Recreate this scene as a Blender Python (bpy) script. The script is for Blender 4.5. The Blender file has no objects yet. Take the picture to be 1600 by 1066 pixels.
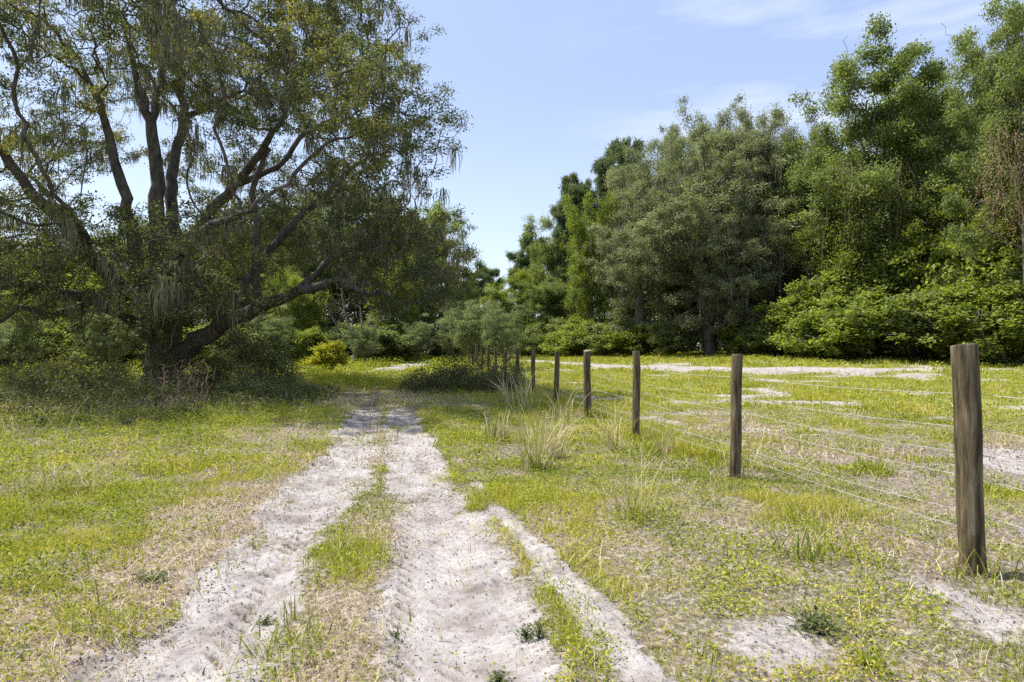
import bpy, math, random
import numpy as np
from mathutils import Vector
rad = math.radians
S = bpy.context.scene
COL = S.collection

# ------------------------------------------------------------------ camera
CAM_Z = 1.40
F = 1000.0                     # focal length in photograph pixels (1600 wide)
cam_d = bpy.data.cameras.new("camera"); cam = bpy.data.objects.new("camera", cam_d); COL.objects.link(cam)
cam_d.lens = 22.5; cam_d.sensor_width = 36; cam_d.clip_start = 0.05; cam_d.clip_end = 8000
cam.location = (0, 0, CAM_Z); cam.rotation_euler = (rad(90.69), 0, 0)
S.camera = cam
# ------------------------------------------------------------------ sky and sun
SUN_EL, SUN_AZ = 60.0, -70.0          # azimuth from +Y, clockwise positive
w = bpy.data.worlds.new("World"); S.world = w; w.use_nodes = True
nt = w.node_tree; nt.nodes.clear()
def N(t, typ, **kw):
    n = t.nodes.new(typ)
    for k, v in kw.items(): setattr(n, k, v)
    return n
out = N(nt, 'ShaderNodeOutputWorld'); bg = N(nt, 'ShaderNodeBackground'); bg.inputs[1].default_value = 0.15
sky = N(nt, 'ShaderNodeTexSky', sky_type='NISHITA'); sky.sun_disc = False
sky.sun_elevation = rad(SUN_EL); sky.sun_rotation = rad(SUN_AZ); sky.air_density = 1.0; sky.dust_density = 1.6; sky.ozone_density = 1.6
tc = N(nt, 'ShaderNodeTexCoord')
mp = N(nt, 'ShaderNodeMapping'); mp.inputs['Rotation'].default_value = (0, rad(14), rad(0)); mp.inputs['Scale'].default_value = (1.5, 1.5, 9)
no = N(nt, 'ShaderNodeTexNoise'); no.inputs['Scale'].default_value = 1.7; no.inputs['Detail'].default_value = 6; no.inputs['Roughness'].default_value = .55
rp = N(nt, 'ShaderNodeMapRange'); rp.inputs[1].default_value = .50; rp.inputs[2].default_value = .68; rp.inputs[3].default_value = 0; rp.inputs[4].default_value = .68
mx = N(nt, 'ShaderNodeMixRGB'); mx.inputs[2].default_value = (2.75, 3.25, 4.55, 1)
L = nt.links.new
L(tc.outputs['Generated'], mp.inputs[0]); L(mp.outputs[0], no.inputs[0]); L(no.outputs[0], rp.inputs[0]); 
veil = N(nt, 'ShaderNodeMixRGB'); veil.inputs[0].default_value = .62; veil.inputs[2].default_value = (2.2, 2.72, 4.15, 1)
mx.inputs[2].default_value = (3.6, 3.95, 4.7, 1)
sx = N(nt, 'ShaderNodeSeparateXYZ'); L(tc.outputs['Generated'], sx.inputs[0])
vz = N(nt, 'ShaderNodeMapRange'); vz.interpolation_type = 'SMOOTHSTEP'; vz.inputs[1].default_value = .0; vz.inputs[2].default_value = .42; L(sx.outputs[2], vz.inputs[0])
vc = N(nt, 'ShaderNodeMixRGB'); vc.inputs[1].default_value = (3.6, 4.0, 4.5, 1); vc.inputs[2].default_value = (2.1, 2.55, 3.8, 1); L(vz.outputs[0], vc.inputs[0]); L(vc.outputs[0], veil.inputs[2])
cx_ = N(nt, 'ShaderNodeMapRange'); cx_.interpolation_type = 'SMOOTHSTEP'; cx_.inputs[1].default_value = .02; cx_.inputs[2].default_value = .28; L(sx.outputs[0], cx_.inputs[0])
cm = N(nt, 'ShaderNodeMath', operation='MULTIPLY'); L(rp.outputs[0], cm.inputs[0]); L(cx_.outputs[0], cm.inputs[1]); L(cm.outputs[0], mx.inputs[0])
L(sky.outputs[0], veil.inputs[1]); L(veil.outputs[0], mx.inputs[1]); L(mx.outputs[0], bg.inputs[0]); L(bg.outputs[0], out.inputs[0])
sd = bpy.data.lights.new("sun", 'SUN'); sun = bpy.data.objects.new("sun", sd); COL.objects.link(sun)
sd.energy = 4.8; sd.angle = rad(0.53); sd.color = (1.0, .95, .87)
SD = Vector((math.sin(rad(SUN_AZ))*math.cos(rad(SUN_EL)), math.cos(rad(SUN_AZ))*math.cos(rad(SUN_EL)), math.sin(rad(SUN_EL))))
sun.rotation_euler = SD.to_track_quat('Z', 'Y').to_euler()
sun.location = SD*60
S.view_settings.view_transform = 'Standard'; S.view_settings.look = 'None'; S.view_settings.exposure = 0.78; S.view_settings.gamma = 1
S.cycles.max_bounces = 8; S.cycles.diffuse_bounces = 5; S.cycles.glossy_bounces = 1; S.cycles.transmission_bounces = 6; S.cycles.transparent_max_bounces = 2
S.cycles.sample_clamp_indirect = 8; S.cycles.use_denoising = False
S.cycles.caustics_reflective = False; S.cycles.caustics_refractive = False

# ------------------------------------------------------------------ numpy noise
_r = np.random.default_rng(11); TAB = _r.random((256, 256))
def vn(x, y, s, seed=0):
    x = np.asarray(x)/s + seed*17.31; y = np.asarray(y)/s + seed*7.77
    xi = np.floor(x).astype(int); yi = np.floor(y).astype(int); fx = x-xi; fy = y-yi
    fx = fx*fx*(3-2*fx); fy = fy*fy*(3-2*fy); a = xi & 255; b = yi & 255; a1 = (a+1) & 255; b1 = (b+1) & 255
    return (TAB[a, b]*(1-fx)+TAB[a1, b]*fx)*(1-fy) + (TAB[a, b1]*(1-fx)+TAB[a1, b1]*fx)*fy
def fbm(x, y, s, seed=0, o=3):
    t = 0; a = .5; n = 0
    for k in range(o): t = t+a*vn(x, y, s/2**k, seed+k*3); n += a; a *= .5
    return t/n
def sst(a, b, x):
    t = np.clip((np.asarray(x)-a)/(b-a), 0, 1); return t*t*(3-2*t)

# ------------------------------------------------------------------ terrain and ground masks (world metres)
def base_h(x, y):
    x = np.asarray(x, float); y = np.asarray(y, float)
    h = .45*sst(15, 55, y) + .62*sst(-1, 20, x)*sst(10, 46, y) + .25*sst(60, 200, np.hypot(x, y))*(1-sst(-1, 20, x))
    return h + (fbm(x, y, 9, 3)-.5)*.12*sst(2, 8, np.hypot(x, y))
def gp(px, py):
    """point of the ground seen through a pixel of the photograph"""
    dx = (px-800)/F; dz = -(py-545)/F
    t = 2.0
    lo, hi = 1.0, 400.0
    for _ in range(60):
        m = (lo+hi)/2
        if CAM_Z + dz*m > float(base_h(dx*m, m)): lo = m
        else: hi = m
    return dx*lo, lo
LY = np.array([-30, 1.5, 2.69, 3.94, 5.49, 6.83, 9.03, 12.2, 14.7, 18, 22, 26])
LX = np.array([1.5, -1.28, -1.37, -1.6, -1.757, -1.95, -2.26, -2.87, -3.35, -4.0, -4.8, -5.6])
LW = np.array([.4, .4, .40, .35, .42, .48, .42, .42, .38, .3, .2, .1])
RX = np.array([3.0, -.1, -.19, -.37, -.60, -1.0, -1.4, -2.08, -2.5, -3.1, -3.9, -4.7])
RW = np.array([.4, .4, .40, .43, .42, .38, .42, .43, .35, .25, .2, .1])
TY = np.array([1.5, 2.69, 3.08, 3.73, 5.09, 6.3, 7.6]); TX = np.array([.85, .60, .50, .373, 0.02, -.3, -.5]); TW = np.array([.09, .10, .09, .10, .07, .03, .0])
def sand_mask(x, y):
    x = np.asarray(x, float); y = np.asarray(y, float)
    n = (fbm(x, y, .55, 5, 4)-.5)*.9+(vn(x, y, .12, 6)-.5)*.22
    l = LW-0; fade = 1-sst(13.5, 17, y)
    a = np.interp(y, LY, LW)-np.abs(x-np.interp(y, LY, LX)) + n*.55
    b = np.interp(y, LY, RW)-np.abs(x-np.interp(y, LY, RX)) + n*.40
    c = np.interp(y, TY, TW)-np.abs(x-np.interp(y, TY, TX)) + n*.25
    m = np.maximum(np.maximum(sst(-.12, .22, a), sst(-.12, .22, b)), .85*sst(-.05, .08, c))
    # brown centre strip breaks up the two ruts
    m = m*(1-.55*sst(.56, .74, fbm(x, y, .8, 21))*(y > 4.3))
    m = m*fade
    # far sandy road, right of the fence
    ry = np.interp(x, [-2, 1.5, 6, 11, 15, 19, 40], [62, 50, 36, 30.5, 29.5, 29, 27])
    rw = np.interp(x, [-2, 1.5, 6, 11, 14, 17, 20, 40], [1.4, 2.8, 3.0, 2.4, 1.7, .9, .3, .1])
    r = sst(-.3, .5, rw-np.abs(y-ry)+(fbm(x, y, 1.8, 8)-.5)*2.2)*(x > -2)
    # pale scrapes in the field
    px_ = 3.46-.147*y
    s = .75*sst(.56, .74, fbm(x*.8, y*1.2, 1.5, 31, 5))*sst(.5, 1.5, x-px_)*(y < 40)
    s2 = sst(.52, .80, fbm(x, y, .55, 41, 4))*sst(.5, 1.2, x)*(1-sst(3.8, 5.4, y))*.62
    # sandy track beyond the oak
    f2 = sst(-.3, .4, .95-np.abs(x-np.interp(y, [30, 34, 40, 52, 62], [-7.6, -6.9, -6.5, -6.2, -5.6]))+(fbm(x, y, 2, 9)-.5)*1.0)*sst(32, 34.5, y)*(y < 62)
    return np.clip(np.maximum.reduce([m, r, s*.85, s2, f2]), 0, 1)
def lit_mask(x, y):       # dry leaf litter
    x = np.asarray(x, float); y = np.asarray(y, float)
    cx = np.interp(y, LY, LX); d = cx-np.interp(y, LY, LW)-x
    a = sst(-.35, .1, d)*(1-sst(.35, 1.1, d+(fbm(x, y, .6, 51)-.5)*1.5))*(y < 9)
    mid = (np.interp(y, LY, LX)+np.interp(y, LY, RX))/2
    b = sst(.5, .1, np.abs(x-mid)+0)*sst(.42, .6, fbm(x, y, .7, 52))*(y < 15)
    c = np.exp(-((x+4.2)/3.2)**2-((y-18)/3.5)**2)*1.1
    d2 = sst(.54, .70, fbm(x, y, 1.6, 53))*.55*(x > .3)*(y < 14)
    e = np.exp(-((x+12)/9)**2-((y-18)/5)**2)*.9
    return np.clip(np.maximum.reduce([a, b, c, d2, e]), 0, 1)
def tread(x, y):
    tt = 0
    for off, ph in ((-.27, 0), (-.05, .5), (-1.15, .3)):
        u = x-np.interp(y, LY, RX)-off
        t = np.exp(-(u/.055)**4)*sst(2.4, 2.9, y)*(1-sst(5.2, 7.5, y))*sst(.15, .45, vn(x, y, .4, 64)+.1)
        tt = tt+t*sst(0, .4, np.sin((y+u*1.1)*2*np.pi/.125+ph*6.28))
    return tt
def H(x, y):
    h = base_h(x, y); s = sand_mask(x, y)
    r = np.hypot(x, y); near = 1-sst(14, 26, r)
    a = np.exp(-((x-np.interp(y, LY, LX))/.38)**2)+np.exp(-((x-np.interp(y, LY, RX))/.38)**2)
    h = h-.045*np.clip(a, 0, 1.2)*near*(y > -6)
    uz = x-np.interp(y, LY, RX)+.16; zone = np.exp(-(uz/.26)**4)*sst(2.2, 3, y)*(1-sst(6, 8, y))
    h = h+near*((fbm(x, y, .45, 61)-.5)*.05+((vn(x, y, .12, 62)-.5)*.032*(.4+.6*s)+(vn(x, y, .05, 63)-.5)*.020)*(1-.85*zone))
    return h-.036*tread(x, y)

# ------------------------------------------------------------------ object helpers
def tag(o, label=None, cat=None, group=None, kind=None):
    if label: o['label'] = label
    if cat: o['category'] = cat
    if group: o['group'] = group
    if kind: o['kind'] = kind
    return o
def empty(name, loc=(0, 0, 0), rz=0, sc=1):
    o = bpy.data.objects.new(name, None); COL.objects.link(o); o.location = loc; o.rotation_euler = (0, 0, rz)
    o.scale = (sc, sc, sc) if not hasattr(sc, '__len__') else sc
    o.empty_display_size = .2; return o
def mesh_np(name, V, Fs, mat, parent=None, tint=None, smooth=False, attrs=None, link=True, mats=None, midx=None):
    V = np.asarray(V, np.float32).reshape(-1, 3)
    if not isinstance(Fs, (list, tuple)): Fs = [Fs]
    Fs = [np.asarray(f, np.int32) for f in Fs if len(f)]
    loops = np.concatenate([f.ravel() for f in Fs]); tot = np.concatenate([np.full(len(f), f.shape[1], np.int32) for f in Fs])
    st = np.concatenate([[0], np.cumsum(tot)[:-1]]).astype(np.int32)
    me = bpy.data.meshes.new(name); me.vertices.add(len(V)); me.vertices.foreach_set('co', V.ravel())
    me.loops.add(len(loops)); me.loops.foreach_set('vertex_index', loops)
    me.polygons.add(len(tot)); me.polygons.foreach_set('loop_start', st); me.polygons.foreach_set('loop_total', tot)
    if smooth: me.polygons.foreach_set('use_smooth', np.ones(len(tot), bool))
    if tint is not None:
        a = me.attributes.new('tint', 'FLOAT', 'FACE'); a.data.foreach_set('value', np.asarray(tint, np.float32))
    for k, v in (attrs or {}).items():
        a = me.attributes.new(k, 'FLOAT', 'POINT'); a.data.foreach_set('value', np.asarray(v, np.float32))
    me.materials.append(mat); me.update(calc_edges=True)
    o = bpy.data.objects.new(name, me)
    if link: COL.objects.link(o)
    if parent is not None: o.parent = parent
    return o
def unit(v): return v/np.maximum(np.linalg.norm(v, axis=-1, keepdims=True), 1e-9)
def leaf_quads(P, Ls, rg, asp=.5, up=.6, droop=0.0):
    n = len(P); a = unit(rg.normal(size=(n, 3))*[1, 1, .7]+[0, 0, -droop]); nn = unit(rg.normal(size=(n, 3))+[0, 0, up])
    b = unit(np.cross(nn, a)); nn = np.cross(a, b); Ls = np.broadcast_to(Ls, (n,))[:, None]; W = Ls*asp
    V = np.stack([P, P+a*Ls*.5+b*W*.5+nn*W*.12, P+a*Ls, P+a*Ls*.5-b*W*.5+nn*W*.12], 1)
    return V.reshape(-1, 3), np.arange(4*n).reshape(-1, 4)
def blades(P, Hh, Wd, rg, lean=.35, az=None):
    """grass blades: quad + tip triangle"""
    n = len(P); th = rg.random(n)*6.283 if az is None else az; Hh = np.broadcast_to(Hh, (n,)); Wd = np.broadcast_to(Wd, (n,))
    ln = np.abs(rg.normal(size=n))*lean; d = np.stack([np.cos(th), np.sin(th), 0*th], 1); s = np.stack([-np.sin(th), np.cos(th), 0*th], 1)
    rz = rg.random(n)*3.14; s = s*np.cos(rz)[:, None]+d*np.sin(rz)[:, None]
    z = np.array([0, 0, 1.]); h = Hh[:, None]; wv = s*(Wd/2)[:, None]
    m = P+z*h*.55+d*(h*ln[:, None]*.35); t = P+z*h*(1-.3*np.minimum(ln, 1.5))[:, None]+d*(h*ln[:, None])
    V = np.stack([P-wv, P+wv, m+wv*.8, m-wv*.8, t], 1).reshape(-1, 3); i = np.arange(n)*5
    return V, [np.stack([i, i+1, i+2, i+3], 1), np.stack([i+3, i+2, i+4], 1)]
def tubes(chains, ns=6):
    """chains: list of (pts (k,3), radii (k)) -> V, F"""
    Vs, Fs, off = [], [], 0
    for pts, rr in chains:
        pts = np.asarray(pts, float); rr = np.asarray(rr, float); k = len(pts)
        if k < 2: continue
        n = ns if np.isscalar(ns) else 6
        if ns == 'auto': n = 12 if rr[0] > .2 else 8 if rr[0] > .08 else 5 if rr[0] > .03 else 3
        t = np.gradient(pts, axis=0); t = unit(t); ref = np.array([0, 0, 1.]) if abs(t[0, 2]) < .9 else np.array([1., 0, 0])
        u = unit(np.cross(t, ref)); v = np.cross(t, u)
        an = np.arange(n)*2*np.pi/n
        ring = pts[:, None]+rr[:, None, None]*(u[:, None]*np.cos(an)[None, :, None]+v[:, None]*np.sin(an)[None, :, None])
        Vs.append(ring.reshape(-1, 3)); i = np.arange(k-1)[:, None]*n; j = np.arange(n)[None]; j1 = (j+1) % n
        Fs.append((np.stack([i+j, i+j1, i+n+j1, i+n+j], -1).reshape(-1, 4))+off); off += k*n
    return np.concatenate(Vs), np.concatenate(Fs)

# ------------------------------------------------------------------ materials
def mat_new(name):
    m = bpy.data.materials.new(name); m.use_nodes = True; m.node_tree.nodes.clear(); return m, m.node_tree
def ramp(t, stops):
    r = N(t, 'ShaderNodeValToRGB'); e = r.color_ramp.elements
    while len(e) < len(stops): e.new(.5)
    for k, (p, c) in enumerate(stops): e[k].position = p; e[k].color = (*c, 1)
    return r
def leaf_mat(name, stops, trans=.35, gloss=.06, rough=.6, tscale=(1.25, 1.35, .6), osh=.12):
    m, t = mat_new(name); lk = t.links.new
    at = N(t, 'ShaderNodeAttribute', attribute_name='tint'); oi = N(t, 'ShaderNodeObjectInfo')
    ma = N(t, 'ShaderNodeMath', operation='MULTIPLY_ADD'); ma.inputs[1].default_value = osh; ma.inputs[2].default_value = -osh/2
    ad = N(t, 'ShaderNodeMath', operation='ADD', use_clamp=True)
    lk(oi.outputs['Random'], ma.inputs[0]); lk(ma.outputs[0], ad.inputs[0]); lk(at.outputs['Fac'], ad.inputs[1])
    r = ramp(t, stops); lk(ad.outputs[0], r.inputs[0])
    d = N(t, 'ShaderNodeBsdfDiffuse'); tr = N(t, 'ShaderNodeBsdfTranslucent'); g = N(t, 'ShaderNodeBsdfGlossy'); g.inputs['Roughness'].default_value = rough
    mu = N(t, 'ShaderNodeMixRGB', blend_type='MULTIPLY'); mu.inputs[0].default_value = 1; mu.inputs[2].default_value = (*tscale, 1)
    lk(r.outputs[0], mu.inputs[1]); lk(r.outputs[0], d.inputs[0]); lk(mu.outputs[0], tr.inputs[0]); g.inputs[0].default_value = (1, 1, 1, 1)
    m1 = N(t, 'ShaderNodeMixShader'); m1.inputs[0].default_value = trans; lk(d.outputs[0], m1.inputs[1]); lk(tr.outputs[0], m1.inputs[2])
    m2 = N(t, 'ShaderNodeMixShader'); m2.inputs[0].default_value = gloss*.3; lk(m1.outputs[0], m2.inputs[1]); lk(g.outputs[0], m2.inputs[2])
    o = N(t, 'ShaderNodeOutputMaterial'); lk(m2.outputs[0], o.inputs[0]); return m
def solid_mat(name, stops, scale=8, rough=.85, bump=.3, detail=6, stretch=(1, 1, 1), dist=.02, coord='Object', spec=.2, nstops=None):
    m, t = mat_new(name); lk = t.links.new
    c = N(t, 'ShaderNodeTexCoord'); mpn = N(t, 'ShaderNodeMapping'); mpn.inputs['Scale'].default_value = stretch
    n = N(t, 'ShaderNodeTexNoise'); n.inputs['Scale'].default_value = scale; n.inputs['Detail'].default_value = detail; n.inputs['Roughness'].default_value = .65
    r = ramp(t, stops); b = N(t, 'ShaderNodeBump'); b.inputs['Strength'].default_value = bump; b.inputs['Distance'].default_value = dist
    p = N(t, 'ShaderNodeBsdfPrincipled'); p.inputs['Roughness'].default_value = rough; p.inputs['Specular IOR Level'].default_value = spec
    o = N(t, 'ShaderNodeOutputMaterial')
    lk(c.outputs[coord], mpn.inputs[0]); lk(mpn.outputs[0], n.inputs[0]); lk(n.outputs[0], r.inputs[0]); lk(r.outputs[0], p.inputs[0])
    lk(n.outputs[0], b.inputs['Height']); lk(b.outputs[0], p.inputs['Normal']); lk(p.outputs[0], o.inputs[0]); return m
M = {}
M['oak_leaf'] = leaf_mat('oak leaves', [(0, (.045, .062, .026)), (.5, (.13, .14, .058)), (.85, (.25, .225, .085)), (1, (.42, .33, .12))], .45, .08)
M['gray_leaf'] = leaf_mat('grey green leaves', [(0, (.065, .085, .043)), (.5, (.20, .22, .13)), (1, (.40, .40, .27))], .40, .10)
M['green_leaf'] = leaf_mat('green leaves', [(0, (.06, .085, .03)), (.5, (.185, .225, .078)), (1, (.38, .41, .16))], .48, .06)
M['bright_leaf'] = leaf_mat('bright leaves', [(0, (.08, .115, .022)), (.5, (.21, .255, .045)), (1, (.42, .43, .10))], .48, .05)
M['pine_leaf'] = leaf_mat('pine needles', [(0, (.06, .085, .05)), (.6, (.15, .19, .10)), (1, (.27, .31, .15))], .4, .06)
M['vine_brown'] = leaf_mat('dry vine', [(0, (.16, .09, .045)), (.5, (.30, .21, .12)), (1, (.42, .34, .22))], .2, .03)
M['gold_leaf'] = leaf_mat('golden leaves', [(0, (.14, .18, .02)), (.6, (.34, .34, .03)), (.85, (.55, .40, .04)), (1, (.60, .20, .03))], .42, .04)
M['grass'] = leaf_mat('grass', [(0, (.07, .115, .015)), (.4, (.26, .29, .03)), (.7, (.48, .44, .055)), (.85, (.50, .41, .13)), (1, (.56, .47, .28))], .35, .04)
M['weed'] = leaf_mat('weed leaves', [(0, (.06, .11, .015)), (.45, (.24, .29, .028)), (.8, (.46, .44, .045)), (1, (.44, .31, .12))], .35, .04)
M['straw'] = leaf_mat('straw', [(0, (.28, .21, .13)), (.5, (.52, .43, .27)), (1, (.70, .62, .46))], .25, .04)
M['litter'] = leaf_mat('leaf litter', [(0, (.05, .035, .028)), (.4, (.20, .13, .09)), (.75, (.42, .30, .20)), (1, (.60, .50, .40))], .1, .05)
M['pale_leaf'] = leaf_mat('pale leaves', [(0, (.10, .125, .06)), (.5, (.22, .26, .13)), (1, (.38, .40, .24))], .42, .05)
M['moss'] = leaf_mat('spanish moss', [(0, (.085, .085, .06)), (.5, (.16, .16, .115)), (1, (.27, .26, .19))], .3, .02)
M['bark'] = solid_mat('oak bark', [(.3, (.04, .033, .029)), (.5, (.10, .088, .077)), (.75, (.22, .20, .18))], 6, .95, .9, 8, (1, 1, .35), .06)
M['gray_bark'] = solid_mat('grey bark', [(.3, (.05, .045, .04)), (.5, (.12, .105, .09)), (.75, (.24, .22, .19))], 7, .95, .7, 8, (1, 1, .3), .04)
M['dead_wood'] = solid_mat('dead wood', [(.3, (.12, .11, .095)), (.7, (.28, .26, .23))], 9, .9, .4)
M['brown_twig'] = solid_mat('brown twigs', [(.3, (.14, .09, .06)), (.7, (.34, .25, .18))], 9, .9, .4)
M['wire'] = solid_mat('galvanised wire', [(.3, (.30, .30, .28)), (.7, (.58, .58, .55))], 20, .45, .1, spec=.5)

def ground_mat():
    m, t = mat_new('ground'); lk = t.links.new
    sa = N(t, 'ShaderNodeAttribute', attribute_name='sand'); la = N(t, 'ShaderNodeAttribute', attribute_name='litter'); ga = N(t, 'ShaderNodeAttribute', attribute_name='green')
    g = N(t, 'ShaderNodeNewGeometry')
    def noise(sc, det=4, ro=.6):
        n = N(t, 'ShaderNodeTexNoise'); n.inputs['Scale'].default_value = sc; n.inputs['Detail'].default_value = det; n.inputs['Roughness'].default_value = ro
        lk(g.outputs['Position'], n.inputs[0]); return n
    def mix(fac, a, b, bt='MIX'):
        x = N(t, 'ShaderNodeMixRGB', blend_type=bt)
        for s, v in ((0, fac), (1, a), (2, b)):
            if isinstance(v, (int, float)): x.inputs[s].default_value = v
            elif isinstance(v, tuple): x.inputs[s].default_value = (*v, 1)
            else: lk(v, x.inputs[s])
        return x.outputs[0]
    n1 = noise(3, 6); n2 = noise(26, 5, .7); n3 = noise(90, 3, .7); n4 = noise(1.1, 4)
    sand = ramp(t, [(.32, (.22, .19, .175)), (.46, (.33, .30, .285)), (.62, (.40, .375, .36))]); lk(n1.outputs[0], sand.inputs[0])
    gr = ramp(t, [(.30, (.45, .40, .38)), (.42, (.86, .84, .83)), (.55, (1, 1, 1))]); lk(n2.outputs[0], gr.inputs[0])
    gr2 = ramp(t, [(.3, (.6, .56, .54)), (.42, (1, 1, 1))]); lk(n3.outputs[0], gr2.inputs[0])
    s = mix(.85, sand.outputs[0], gr.outputs[0], 'MULTIPLY'); s = mix(.7, s, gr2.outputs[0], 'MULTIPLY')
    soil = ramp(t, [(.3, (.05, .04, .034)), (.5, (.18, .145, .125)), (.7, (.46, .40, .365))]); lk(n2.outputs[0], soil.inputs[0])
    lit = ramp(t, [(.3, (.09, .066, .052)), (.5, (.26, .205, .165)), (.7, (.47, .40, .345))]); lk(n2.outputs[0], lit.inputs[0])
    grn = ramp(t, [(.3, (.08, .10, .02)), (.5, (.20, .21, .035)), (.7, (.34, .31, .08))]); lk(n1.outputs[0], grn.inputs[0])
    c = mix(la.outputs['Fac'], soil.outputs[0], lit.outputs[0]); c = mix(ga.outputs['Fac'], c, grn.outputs[0])
    # sharpen the sand edge with fine noise
    ad = N(t, 'ShaderNodeMath', operation='ADD'); lk(sa.outputs['Fac'], ad.inputs[0]); sb = N(t, 'ShaderNodeMath', operation='MULTIPLY_ADD'); lk(n2.outputs[0], sb.inputs[0]); sb.inputs[1].default_value = 1.3; sc_ = N(t, 'ShaderNodeMath', operation='MULTIPLY_ADD'); n5 = noise(7, 5, .65); lk(n5.outputs[0], sc_.inputs[0]); sc_.inputs[1].default_value = 1.1; sc_.inputs[2].default_value = -1.2; lk(sc_.outputs[0], sb.inputs[2])
    lk(sb.outputs[0], ad.inputs[1]); mr = N(t, 'ShaderNodeMapRange'); mr.inputs[1].default_value = .22; mr.inputs[2].default_value = .62; lk(ad.outputs[0], mr.inputs[0])
    c = mix(mr.outputs[0], c, s)
    b = N(t, 'ShaderNodeBump'); b.inputs['Strength'].default_value = .8; b.inputs['Distance'].default_value = .018; lk(n2.outputs[0], b.inputs['Height'])
    b2 = N(t, 'ShaderNodeBump'); b2.inputs['Strength'].default_value = .7; b2.inputs['Distance'].default_value = .007; lk(n3.outputs[0], b2.inputs['Height']); lk(b.outputs[0], b2.inputs['Normal'])
    p = N(t, 'ShaderNodeBsdfPrincipled'); p.inputs['Roughness'].default_value = .95; p.inputs['Specular IOR Level'].default_value = .15
    lk(c, p.inputs[0]); lk(b2.outputs[0], p.inputs['Normal']); o = N(t, 'ShaderNodeOutputMaterial'); lk(p.outputs[0], o.inputs[0]); return m
M['ground'] = ground_mat()

# ------------------------------------------------------------------ ground sheet (one surface cut into ground, track and road)
def green_mask(x, y):
    r = np.hypot(x, y); return np.clip(sst(.25, .6, fbm(x, y, 1.4, 71))*.15+.85*sst(9, 25, r), 0, .9)
def build_ground():
    th = np.concatenate([np.linspace(-55, 55, 700), np.linspace(55, 305, 90)[1:-1]]); th = np.radians(th)
    r = np.concatenate([np.geomspace(.25, 1.6, 14)[:-1], np.geomspace(1.6, 30, 760)[:-1], np.geomspace(30, 90, 90)[:-1], np.geomspace(90, 4000, 40)])
    R, T = np.meshgrid(r, th, indexing='ij'); X = R*np.sin(T); Y = R*np.cos(T); Z = H(X, Y)
    nr, nth = X.shape
    V = np.stack([X, Y, Z], -1).reshape(-1, 3); V = np.vstack([V, [[0, 0, float(H(np.array(0.), np.array(0.)))]]])
    i = np.arange(nr-1)[:, None]*nth; j = np.arange(nth)[None]; j1 = (j+1) % nth
    Q = np.stack([i+j, i+nth+j, i+nth+j1, i+j1], -1).reshape(-1, 4)
    jj = np.arange(nth); T3 = np.stack([np.full(nth, nr*nth), jj, (jj+1) % nth], 1)
    x, y = V[:, 0], V[:, 1]; sm = sand_mask(x, y); sm = sm*(1-.8*tread(x, y)); lm = lit_mask(x, y); gm = green_mask(x, y)*(1-lm*.8)  # tread slots coloured toward dark soil, standing in for shade in the relief
    q = V[Q].mean(1); band = np.abs(q[:, 0]-(np.interp(q[:, 1], LY, LX)+np.interp(q[:, 1], LY, RX))/2)
    hw = np.interp(q[:, 1], LY, LW)+.5*(np.interp(q[:, 1], LY, RX)-np.interp(q[:, 1], LY, LX))+.12*(vn(q[:, 0], q[:, 1], .5, 2)-.5)
    tr = (band < hw)*(q[:, 1] < 20)*(q[:, 1] > -12)
    qs = sm[Q].mean(1); rd = (qs > .5)*(q[:, 0] > 0)*(q[:, 1] > 26)*~tr.astype(bool)
    k = np.where(tr > 0, 1, np.where(rd, 2, 0))
    for idx, nm in ((0, 'ground'), (1, 'dirt_track'), (2, 'sandy_road')):
        q_ = Q[k == idx]; fs = [q_] + ([T3] if idx == 0 else [])
        al = np.concatenate([f.ravel() for f in fs]); us, inv = np.unique(al, return_inverse=True)
        ff = []; o = 0
        for f in fs: ff.append(inv[o:o+f.size].reshape(f.shape)); o += f.size
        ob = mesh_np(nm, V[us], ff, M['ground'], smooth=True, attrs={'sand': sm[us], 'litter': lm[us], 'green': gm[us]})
        tag(ob, kind='structure')
build_ground()

# ------------------------------------------------------------------ growing trees
def grow(seeds, A, D=.4, dk=.55, iters=200, wob=.25, up=0.0, rg=None, maxch=3):
    """space colonisation; seeds: (P (n,3), parent (n)); returns nodes, parents"""
    P = [np.array(p, float) for p in seeds[0]]; par = list(seeds[1]); A = np.asarray(A, float)
    PP = np.array(P); dist = np.full(len(A), 1e9); near = np.zeros(len(A), int); live = np.ones(len(A), bool)
    def upd(idx0, NP):
        nonlocal dist, near
        li = np.where(live)[0]
        d = np.sqrt(((A[li][:, None]-NP[None])**2).sum(-1)); m = d.argmin(1); md = d[np.arange(len(li)), m]
        b = md < dist[li]; dist[li[b]] = md[b]; near[li[b]] = idx0+m[b]
    for c in range(0, len(PP), 200): upd(c, PP[c:c+200])
    nch = np.zeros(200000, int)
    for it in range(iters):
        live &= dist > dk
        li = np.where(live)[0]
        if not len(li): break
        nn = near[li]; ok = nch[nn] < maxch
        if not ok.any(): break
        li = li[ok]; nn = nn[ok]
        u, inv = np.unique(nn, return_inverse=True)
        dv = np.zeros((len(u), 3)); np.add.at(dv, inv, unit(A[li]-PP[nn]))
        dv = unit(unit(dv)+rg.normal(size=dv.shape)*wob+[0, 0, up]); NP = PP[u]+dv*D
        nch[u] += 1; i0 = len(PP); PP = np.vstack([PP, NP]); par.extend(u.tolist())
        upd(i0, NP)
    return PP, np.array(par)
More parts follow.
